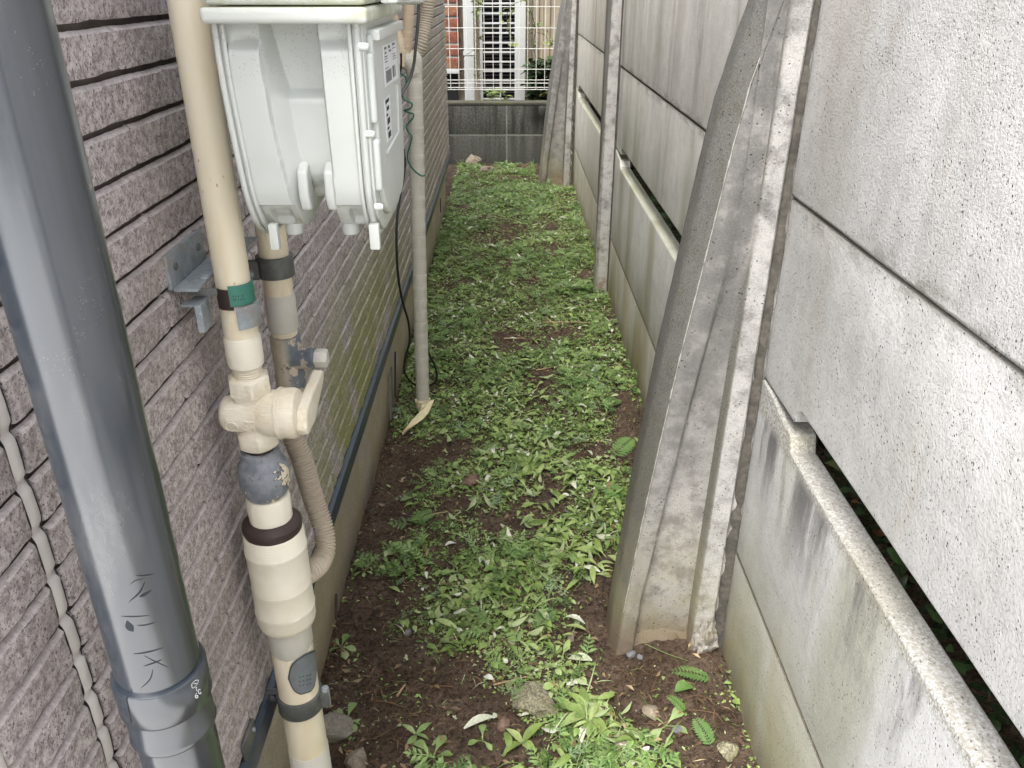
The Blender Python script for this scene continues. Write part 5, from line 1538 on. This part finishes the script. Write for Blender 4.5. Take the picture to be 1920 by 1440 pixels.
def density(x, y):
    d = .36 + 1.6 * (vnoise(x, y, 9, 2) - .38) + .30 * (vnoise(x, y, 28, 4) - .5)
    d = d + .22 * sst_np(y, 2.0, 3.0) - .12 * sst_np(-y, -1.15, -.95) - .25 * sst_np(y, 4.9, 5.3)
    for (bx_, by_, rx, ry, st) in bare:
        d = d - st * np.exp(-(((x - bx_) / rx) ** 2 + ((y - by_) / ry) ** 2))
    for (bx_, by_, rx, ry, st) in lush:
        d = d + st * np.exp(-(((x - bx_) / rx) ** 2 + ((y - by_) / ry) ** 2))
    return d
def sst_np(x, a, c):
    t = np.clip((x - a) / (c - a), 0, 1); return t * t * (3 - 2 * t)
def clump_z(x, y): return gz(x, y) + .012 * np.clip(vnoise(x, y, 18, 12) - .45, 0, 1) * 1.6
def samp(N, seed, thr=.0, power=1.0, ybias=1.0, y0=.55, y1=5.5):
    R = np.random.RandomState(seed)
    t = R.rand(N * 4) ** ybias
    y = y0 + (y1 - y0) * t; x = -.345 + .745 * R.rand(N * 4)
    x = x - np.where(x < -.325, -.02, 0)
    d = np.clip(density(x, y) - thr, 0, 1) ** power
    keep = (R.rand(N * 4) < d)
    # keep clear of posts' footprints
    keep &= ~((x > .17) & (y > 1.07) & (y < 1.20)) & ~((x > .17) & (y > 4.84)) & (x < .392) & (x > -.332)
    x, y = x[keep][:N], y[keep][:N]; return x, y, R
x, y, R = samp(90000, 11, ybias=1.25)
scatter("weed_clippings", T_small + T_tri, x, y, .28 + .62 * R.rand(len(x)) ** 1.7 + .20 * (y > 3), .4, M['weed'], 0.0, .006, 1, rbias=np.clip(vnoise(x, y, 16, 8), 0, 1), label="carpet of small chopped green weed leaves covering the alley floor", cat="weeds")
x, y, R = samp(6800, 12, .12, ybias=1.35)
scatter("mixed_weeds", T_mid, x, y, .38 + .75 * R.rand(len(x)) ** 1.4, .4, M['weed'], .002, .012, 2, rbias=np.clip(vnoise(x, y, 11, 1), 0, 1), zfun=clump_z, label="mid sized green weed leaves scattered through the clippings", cat="weeds")
x, y, R = samp(6000, 13, .05, ybias=1.35)
keep = (vnoise(x, y, 9, 6) > .52) | (R.rand(len(x)) < .12)
x, y = x[keep], y[keep]
scatter("feathery_weeds", T_lacy, x, y, .55 + .65 * np.random.RandomState(3).rand(len(x)), .6, M['lacy'], .004, .014, 3, zfun=clump_z, label="feathery deep green weeds growing in patches along the alley", cat="weeds")
x, y, R = samp(3000, 14, .0, ybias=1.3)
scatter("grass_blades", T_grass, x, y, .5 + .8 * R.rand(len(x)), .9, M['weed'], .002, .008, 4, label="thin grass blades among the weeds", cat="grass")
# heap of cut long leaves by the buttress and at the bottom edge
def heap(N, cs, seed):
    R = np.random.RandomState(seed); X = []; Y = []
    for (px_, py_, rx, ry, n) in cs:
        p = at(px_, py_, Z=0); X.append(p.x + R.randn(n) * rx); Y.append(p.y + R.randn(n) * ry)
    X = np.concatenate(X); Y = np.concatenate(Y); k = (X < .37) & (X > -.32) & ~((X > .16) & (Y > 1.06) & (Y < 1.22)); return X[k], Y[k]
x, y = heap(0, ((1010, 890, .05, .06, 80), (1060, 1010, .06, .06, 85), (1110, 1060, .05, .04, 34), (960, 1080, .05, .04, 26), (1110, 1345, .028, .022, 17), (1140, 1395, .03, .018, 14), (1060, 1410, .04, .012, 8), (1060, 960, .10, .10, 50), (1120, 720, .05, .2, 25), (900, 1120, .06, .04, 14), (1000, 760, .08, .12, 40), (940, 700, .10, .15, 26), (1050, 640, .10, .2, 26), (900, 560, .12, .25, 26), (980, 470, .14, .3, 24), (930, 820, .06, .08, 22), (990, 1190, .06, .03, 12)), 5)
scatter("cut_leaf_heap", T_long, x, y, .40 + .5 * np.random.RandomState(8).rand(len(x)), .18, M['long'], .005, .012, 5, flipp=.3, label="heap of cut long light green leaves lying before the near buttress", cat="cut leaves")
x, y, R = samp(900, 61, .25, ybias=1.3)
scatter("wilted_clippings", T_mid + T_long[1:2], x, y, .35 + .6 * R.rand(len(x)) ** 1.5, .2, M['pale'], .006, .006, 62, flipp=.5, label="pale wilted leaf clippings strewn over the green carpet", cat="cut leaves")
# brown litter, roots and straw bits over the soil
R = np.random.RandomState(21); N = 9000
x = -.33 + .71 * R.rand(N); y = .55 + 4.9 * R.rand(N) ** 1.4
T_bit = [leaf_strip(.012, .0008, 1, .1, .1, 'lance'), leaf_strip(.007, .0014, 1, .2, .2), leaf_strip(.018, .0006, 2, .3, .1, 'lance')]
scatter("plant_litter", T_bit, x, y, .5 + 1.0 * R.rand(N), .25, M['litter'], .001, .005, 6, label="brown bits of root, straw and dead leaf over the soil", cat="litter")
R = np.random.RandomState(24); N = 7000
x = -.33 + .71 * R.rand(N); y = .8 + 4.6 * R.rand(N) ** 1.3
scatter("dry_clippings", T_bit + T_small[1:2], x, y, .4 + .9 * R.rand(N), .3, M['litter'], .006, .008, 26, label="dry brown clippings mixed into the green carpet", cat="litter")
R = np.random.RandomState(25); N = 2600
x = -.33 + .71 * R.rand(N); y = .55 + 1.6 * R.rand(N) ** 1.3
kk = ~((x > .17) & (y > 1.07) & (y < 1.20))
scatter("leaf_flecks", T_small + T_tri + T_grass[:1], x[kk], y[kk], .25 + .6 * R.rand(N)[kk] ** 2, .4, M['weed'], .001, .004, 27, label="scattered green leaf flecks over the bare soil", cat="weeds")
# crumbs of soil and gravel
R = np.random.RandomState(22); N = 11000
def pebble_t(k):
    me = rock_mesh("t", (1, 1, .8), k, 1, .18); v = np.array([tuple(q.co) for q in me.vertices]); f = np.array([tuple(p.vertices) for p in me.polygons]); bpy.data.meshes.remove(me); return v * .0022, f
T_peb = [pebble_t(k) for k in (1, 2, 3)]
x = -.33 + .71 * R.rand(N); y = .55 + 2.8 * R.rand(N) ** 1.5
tm = NT("soil_crumb", .95, .15); r_ = tm.attr("rnd"); cc = tm.mix(tm.ss(r_, 0.0, .8), (.050, .033, .022), (.13, .088, .060)); cc = tm.mix(tm.ss(r_, .90, .96), cc, (.22, .20, .18)); M['crumb'] = tm.out(cc)
scatter("soil_crumbs", T_peb, x, y, .30 + 1.2 * R.rand(N) ** 3, 1.0, M['crumb'], .000, .0015, 7, label="crumbs of soil and grit over the alley floor", cat="soil")
# fine roots: loose tangled strands in the loosened strip by the footing
b = MB(); rr_ = random.Random(9)
for (px_, py_, n, sx_, sy_) in ((700, 870, 60, .035, .10), (735, 800, 20, .04, .06), (850, 1280, 40, .10, .06), (700, 1330, 25, .06, .06), (1230, 1270, 24, .06, .06), (960, 1240, 16, .1, .04), (820, 620, 20, .03, .05)):
    c0 = at(px_, py_, Z=0)
    for i in range(n):
        x0 = c0.x + rr_.gauss(0, sx_); y0 = c0.y + rr_.gauss(0, sy_)
        if not (-.325 < x0 < .37): continue
        a = rr_.uniform(0, 6.28); L = rr_.uniform(.015, .06); pts = []
        for k in range(5):
            a += rr_.uniform(-.6, .6); pts.append((x0, y0, gz1(x0, y0) + .002 + .008 * math.sin(k / 4 * math.pi) * rr_.random())); x0 = min(max(x0 + math.cos(a) * L / 4, -.328), .375); y0 += math.sin(a) * L / 4
        b.tube(pts, rr_.uniform(.00035, .0008), 4)
tag(b.build("root_strands", M['root'], None, smooth=True), "tangle of fine brown roots in the loosened soil", "roots", kind='stuff')

# ------------------------------------------------------------------ individual plants, leaves, twigs and stones
def ground_at(px, py):
    p = at(px, py, Z=0); z = gz1(p.x, p.y); p = at(px, py, Z=z); return Vector((p.x, p.y, gz1(p.x, p.y)))
def leaf_obj(name, vf, mat, parent, loc, rv, rz=0, ry=0, rx=0, s=1.0):
    v, f = xform(vf, rz, ry, rx, s, tuple(loc))
    me = np_mesh(name, v, f, np.full(len(v), rv)); return link_mesh(name, me, mat, parent)
rr_ = random.Random(31)
def rosette(px, py, n, L, label, mat='spoon', shape='spoon', W=.20, group="rooted leafy seedlings in the alley soil", up=.20, phase=None, name="seedling"):
    g = ground_at(px, py)
    root = empty(name, g, label, "plant", group)
    ph = rr_.uniform(0, 6) if phase is None else phase
    for i in range(n):
        l = L * rr_.uniform(.75, 1.15)
        leaf_obj("leaf", leaf_strip(l, l * W * rr_.uniform(.85, 1.1), 7, .35, .28, shape), M[mat], root, g + Vector((0, 0, .001 + .002 * i / n)), rr_.random(), ph + i * 2 * math.pi / n + rr_.uniform(-.3, .3), -up * rr_.uniform(.4, 1.3), rr_.uniform(-.3, .3))
    b = MB(); b.tube([g + Vector((0, 0, -.005)), g + Vector((0, 0, .005))], .0013, 6); b.build("stem", M['greenstem'], root, smooth=True)
    return root
rosette(650, 1352, 5, .040, "four leaved pale seedling beside the foot of the cream gas pipe")
rosette(640, 1217, 5, .030, "small seedling tight against the footing, above the gas pipe clamp")
rosette(683, 1072, 5, .024, "tiny seedling on bare soil right of the corrugated hose")
rosette(812, 1425, 6, .040, "broad leaved seedling at the bottom edge, left of the cut leaves")
rosette(1247, 1362, 4, .042, "seedling with upright pale leaves between the tan stone and the fence")
rosette(1240, 1412, 4, .044, "large smooth seedling by the fence foot at the bottom edge")
rosette(905, 1392, 3, .028, "tiny two leaved sprout between the stones at the bottom")
rosette(1125, 690, 6, .060, "light green rosette near the fence, middle of the alley", 'long', 'spoon', .16)
rosette(1000, 880, 8, .070, "big light rosette in the cut leaf heap beyond the buttress foot", 'long', 'lance', .15)
rosette(1065, 1035, 10, .060, "dense rosette of strap leaves beside the foot of the near buttress", 'long', 'spoon', .17)
rosette(1000, 1090, 7, .040, "small spoon leaved rosette left of the near buttress", 'long', 'spoon', .22)
rosette(860, 1075, 6, .035, "loose pale seedling in the soil left of the leaf heap")
rosette(780, 1380, 4, .032, "seedling with grey green folded leaves at the bottom left of the floor", 'spoon', 'lance', .16)
rosette(915, 910, 5, .035, "bright seedling leaning on the reddish stone")
rosette(1100, 1345, 7, .050, "clump of toothed light leaves at the bottom, left of the grey pebbles", 'long', 'lance', .18)
rosette(980, 1395, 4, .046, "tall pointed leaves standing at the bottom edge of the floor", 'long', 'lance', .19, up=.7)
def fern_obj(px, py, ang, L, label, tilt=.2, mat='lacy'):
    g = ground_at(px, py); root = empty("fern_frond", g, label, "fern", "fern fronds on the alley floor")
    leaf_obj("frond", fern(L), M[mat], root, g + Vector((0, 0, .003)), rr_.uniform(.1, .55), ang, -tilt * .6, rr_.uniform(-.25, .3))
fern_obj(1335, 1278, math.pi * .93, .075, "single green fern frond lying on bare soil right of the buttress foot")
fern_obj(1335, 1405, math.pi * .6, .060, "dark narrow fern frond against the fence at the bottom edge")
fern_obj(1285, 1340, math.pi * .7, .045, "small fern tip growing beside the pale seedling by the fence")
fern_obj(1185, 950, math.pi * .75, .12, "long arching fern behind the near buttress")
fern_obj(1150, 860, math.pi * .3, .11, "arching fern between the leaf heap and the fence")
fern_obj(1160, 750, math.pi * 1.3, .10, "pale jagged fern in the gap before the mossy lower panel")
fern_obj(770, 985, math.pi * .2, .07, "fern growing on bare soil right of the footing")
fern_obj(1000, 1190, math.pi * .3, .08, "dark fern lying between the leaf heap and the mossy stone")
fern_obj(1110, 545, math.pi * 1.1, .14, "fern at the foot of the slim middle post")
fern_obj(800, 985, math.pi * .9, .05, "smaller fern beside the one near the footing")

def loose_leaf(px, py, L, W, rz, label, mat='pale', group="pale turned-over leaves lying on the weeds", shape='lance', name="fallen_leaf", rv=None):
    g = ground_at(px, py)
    v, f = xform(leaf_strip(L, L * W, 6, .45, .35, shape), rz, rr_.uniform(-.15, .1), rr_.uniform(-.4, .4), 1, (0, 0, 0))
    me = np_mesh(name, v, f, np.full(len(v), rr_.random() if rv is None else rv)); o = link_mesh(name, me, M[mat]); o.location = g + Vector((0, 0, .010)); tag(o, label, "leaf", group); return o
for (px_, py_, L, W, a, lab) in ((850, 1158, .050, .13, 0.1, "long pale leaf lying flat in the middle of the lower floor"), (900, 1062, .022, .28, 1.2, "round pale leaf left of the strap leaf rosette"), (915, 1065, .020, .28, 2.0, "second round pale leaf touching the first, left of the strap leaf rosette"),
                                 (835, 1030, .030, .2, .5, "crumpled white leaf above the bare soil patch"), (1080, 1070, .025, .2, 1.2, "small white leaf at the left side of the buttress foot"), (1125, 1080, .040, .14, 2.8, "curled whitish leaf touching the buttress foot"),
                                 (1060, 1165, .040, .16, -.4, "pale grey green leaf on the soil before the buttress foot"), (870, 1375, .060, .12, .5, "long pale bent leaf at the bottom left of the cut leaves"), (1090, 1400, .045, .16, 1.3, "white underside leaf inside the bottom clump"),
                                 (1110, 1245, .045, .18, 2.9, "single pale leaf with brown stem on soil left of the pebbles"), (1045, 760, .022, .3, .3, "white chip of leaf beyond the heap in mid alley"), (840, 620, .030, .2, .2, "pale leaf beside the far side of the ivory pipe"),
                                 (955, 640, .026, .12, .0, "pale leaf blade in the middle of the alley"), (1110, 860, .030, .2, 2.2, "pale leaf among the long leaves near the fence"), (925, 1355, .014, .4, .9, "small white leaf by the little brown stone"),
                                 (1080, 925, .035, .18, 1.8, "upright pale leaf right of the reddish stone, in the heap"), (1050, 940, .030, .2, .4, "pale folded leaf in the centre of the heap"), (1140, 640, .030, .2, 1.6, "upright pale leaf at the fence foot in mid alley")):
    loose_leaf(px_, py_, L, W, a, lab)
loose_leaf(1152, 925, .040, .34, 2.6, "reddish brown dead leaf left of the near buttress", 'litter', None, 'ovate', rv=.75)
loose_leaf(1265, 1302, .036, .36, .3, "torn blue green leaf lying right of the pebbles", 'lacy', None, 'ovate', rv=.45)
def twig(px0, py0, px1, py1, r, label, mat='straw', bend=.0):
    a = ground_at(px0, py0); c = ground_at(px1, py1); m = (a + c) / 2 + Vector((bend, 0, .006))
    a.z += .008; c.z += .009; m.z = max(m.z, gz1(m.x, m.y) + .008)
    b = MB(); b.tube(spline([a, m, c], 6), [r * (1 - .4 * i / 12) for i in range(13)], 7)
    tag(b.build("twig", M[mat], None, smooth=True), label, "twig", "dry twigs lying on the alley floor")
for t_ in ((925, 1290, 990, 1275, .0018, "thick straw coloured twig in front of the mossy stone"), (945, 1145, 990, 1075, .0012, "thin bent straw rising from the weeds left of the buttress", 'straw', .01), (1025, 600, 1045, 618, .0025, "short straw crossing the long one in mid alley"),
           (1015, 608, 1140, 612, .0022, "long straight straw lying across the middle of the alley"), (1005, 697, 1095, 690, .0020, "straight straw across the alley, nearer than the long one"), (945, 638, 985, 638, .0024, "short thick straw left of the alley middle"),
           (808, 1294, 850, 1294, .0016, "short brown stick on the soil left of the mossy stone", 'root'), (745, 1310, 760, 1290, .0022, "stubby pale stick standing in the soil"), (1210, 1210, 1290, 1245, .0008, "fine stem arching over bare soil right of the pebbles", 'greenstem'),
           (1160, 1345, 1215, 1438, .0013, "long brown stalk running to the bottom edge right of the clump", 'greenstem'), (800, 975, 840, 965, .0018, "pale stick beside the ferns near the footing"), (705, 1320, 760, 1335, .0016, "brown twig on bare soil right of the gas pipe", 'root'),
           (650, 1420, 690, 1440, .0018, "pale twig at the bottom left corner of the floor"), (905, 1300, 1010, 1245, .0010, "thin brown stem slanting left of the mossy stone", 'root'), (1015, 1120, 1050, 1175, .0012, "green stalk ending in a leaf before the buttress", 'greenstem')):
    twig(*t_)
def stone(px, py, r, seed, mat, label, group=None, sink=.3, name="stone"):
    g = ground_at(px, py); me = rock_mesh(name, r, seed, 3, .16); o = link_mesh(name, me, M[mat]); o.location = g + Vector((0, 0, r[2] * (1 - sink) * .6)); o.rotation_euler = (0, 0, seed * 1.3); tag(o, label, "stone", group or "stones on the alley floor"); return o
stone(884, 905, (.030, .022, .016), 1, 'redstone', "smooth reddish brown stone half sunk beside the bright seedling")
stone(1000, 1315, (.042, .030, .018), 2, 'mossstone', "largest flat mossy stone in the lower middle of the floor")
stone(628, 1372, (.028, .030, .020), 3, 'buffstone', "rounded buff stone pressed against the foot of the gas pipe")
stone(1220, 1335, (.017, .013, .010), 4, 'tanstone', "angular tan stone between the pebbles and the pale seedling")
stone(942, 1360, (.013, .012, .010), 5, 'redstone', "small brown pebble beside the small white leaf")
stone(670, 1438, (.022, .020, .016), 6, 'tanstone', "tan stone at the bottom left edge of the floor")
stone(888, 310, (.060, .045, .050), 7, 'tanstone', "left and taller tan rock at the foot of the block wall")
stone(912, 324, (.050, .040, .036), 8, 'tanstone', "right and lower tan rock in front of the block wall")
stone(1070, 1198, (.009, .008, .007), 9, 'tanstone', "small pale pebble on soil before the buttress foot")
stone(1182, 1228, (.010, .008, .007), 10, 'greystone', "blue grey pebble, larger of the pair below the buttress foot")
stone(1200, 1232, (.007, .006, .005), 11, 'greystone', "light grey pebble, smaller of the pair below the buttress foot")
stone(1270, 1372, (.011, .009, .008), 12, 'greystone', "grey brown pebble left of the fence at the bottom")
stone(1365, 1408, (.018, .015, .012), 13, 'mossstone', "rough dark lump against the fence foot at the bottom edge")
stone(1165, 1395, (.012, .011, .009), 14, 'tanstone', "round buff pebble in the right of the bottom clump")
stone(765, 1188, (.007, .006, .006), 15, 'greystone', "tiny slate pebble in the left middle of the lower floor")

# ------------------------------------------------------------------ plants outside the alley
def side_z(x, y): return gz(x, y) - .02
R = np.random.RandomState(41); N = 9000
x = .45 + .62 * R.rand(N); y = -.4 + 6.0 * R.rand(N)
T_ivy = [merge([xform(leaf_strip(.034, .010, 3, .25, .2), a) for a in (0, .9, -.9)]), leaf_strip(.05, .012, 4, .4, .2, 'lance'), leaf_strip(.038, .014, 4, .3, .2)]
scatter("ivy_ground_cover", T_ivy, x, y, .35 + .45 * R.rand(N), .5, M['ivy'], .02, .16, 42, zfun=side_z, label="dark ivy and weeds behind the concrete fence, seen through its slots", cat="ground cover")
N = 9000
x = .60 + .75 * R.rand(N); y = -1.2 + 7.4 * R.rand(N)
scatter("shade_hedge", T_ivy, x, y, .9 + .7 * R.rand(N), .9, M['ivy'], .25, 1.10, 43, zfun=side_z, label="dense dark hedge added to darken the garden behind the concrete fence", cat="hedge")  # hedge added to block light so the fence slots look dark
hw = MB(); hw.box(1.40, 1.55, -2.5, 7.5, -.1, 2.2); tag(hw.build("shade_wall", M['beige'], None), "unseen beige wall added to shade the garden behind the concrete fence", "wall")  # unseen wall, added to keep the ground behind the fence in shade
# plants behind the block wall
def back_z(x, y): return np.full(len(np.atleast_1d(x)), .20)
N = 420; x = bx(985, 5.9) + .02 + .20 * R.rand(N); y = 5.72 + .42 * R.rand(N)
scatter("bush", T_ivy, x, y, 1.1 + .9 * R.rand(N), .6, M['ivy'], .10, .30, 44, zfun=back_z, label="low green bush behind the block wall at its right end", cat="bush")
N = 90; x = bx(905, 5.9) + .16 * R.rand(N); y = 5.75 + .2 * R.rand(N)
scatter("low_bush", T_ivy[1:], x, y, .7 + .5 * R.rand(N), .6, M['vine'], .10, .12, 45, zfun=back_z, label="sparse low plant showing over the block wall before the lattice door", cat="bush")
# climbing vine
vr = empty("climbing_vine", (bx(1000, 5.9), 5.9, .2), "thin vine with small leaves and white flowers climbing right of the lattice door", "vine")
vp = [at(x_, y_, Y=Y_) for x_, y_, Y_ in ((1004, 185, 5.92), (1006, 120, 5.9), (1000, 85, 5.88), (1004, 55, 5.88), (996, 25, 5.86), (985, 0, 5.86), (972, -25, 5.85))]
b = MB(); b.tube(spline(vp, 8), .0028, 6); b.build("stem", M['stem'], vr, smooth=True)
vq = [at(x_, y_, Y=5.9) for x_, y_ in ((1002, 60), (1020, 65), (1030, 80), (1036, 88))]
b = MB(); b.tube(spline(vq, 6), .0016, 6); b.build("stem", M['stem'], vr, smooth=True)
vq2 = [at(x_, y_, Y=5.87) for x_, y_ in ((985, 0), (960, 10), (950, 35), (958, 60), (962, 85))]
b = MB(); b.tube(spline(vq2, 6), .0016, 6); b.build("stem", M['stem'], vr, smooth=True)
vq3 = [at(x_, y_, Y=5.9) for x_, y_ in ((845, 128), (868, 108), (885, 96), (895, 92))]
for p_ in vp + vq + vq2:
    for k in range(5):
        l = rr_.uniform(.02, .045); q = Vector(p_) + Vector((rr_.uniform(-.03, .03), rr_.uniform(-.02, .02), rr_.uniform(-.03, .03)))
        leaf_obj("leaf", leaf_strip(l, l * .32, 3, .3, .25), M['vine'], vr, q, rr_.random(), rr_.uniform(0, 6.3), rr_.uniform(-1.2, .6), rr_.uniform(-1, 1))
for (x_, y_) in ((991, 20), (990, 43)):
    p_ = at(x_, y_, Y=5.84)
    v_, f_ = merge([xform(leaf_strip(.018, .008, 3, .2, .2), a_, -.5) for a_ in np.linspace(0, 5.0, 5)])
    leaf_obj("flower", (v_, f_), M['petal'], vr, p_, .5, 0, .9)
v2 = empty("climbing_vine", (bx(895, 5.95), 5.95, .2), "vine with small leaves climbing beside the white square downpipe", "vine")
vp2 = [at(x_, y_, Y=5.95) for x_, y_ in ((896, 150), (894, 110), (896, 70), (894, 30), (898, 5), (902, -30))]
b = MB(); b.tube(spline(vp2, 8), .003, 6); b.build("stem", M['stem'], v2, smooth=True)
b = MB(); b.tube(spline(vq3, 6), .0016, 6); b.build("stem", M['stem'], v2, smooth=True)
for i_, p_ in enumerate(spline(vp2, 4)):
    for k in range(3 if i_ < 12 else 7):
        l = rr_.uniform(.012, .03) * (1.4 if i_ > 11 else 1); q = Vector(p_) + Vector((rr_.uniform(-.018, .018) * (1.8 if i_ > 14 else 1), rr_.uniform(-.02, .02), rr_.uniform(-.03, .03)))
        leaf_obj("leaf", leaf_strip(l, l * .32, 3, .3, .25), M['vine'], v2, q, rr_.random(), rr_.uniform(0, 6.3), rr_.uniform(-1.2, .6), rr_.uniform(-1, 1))
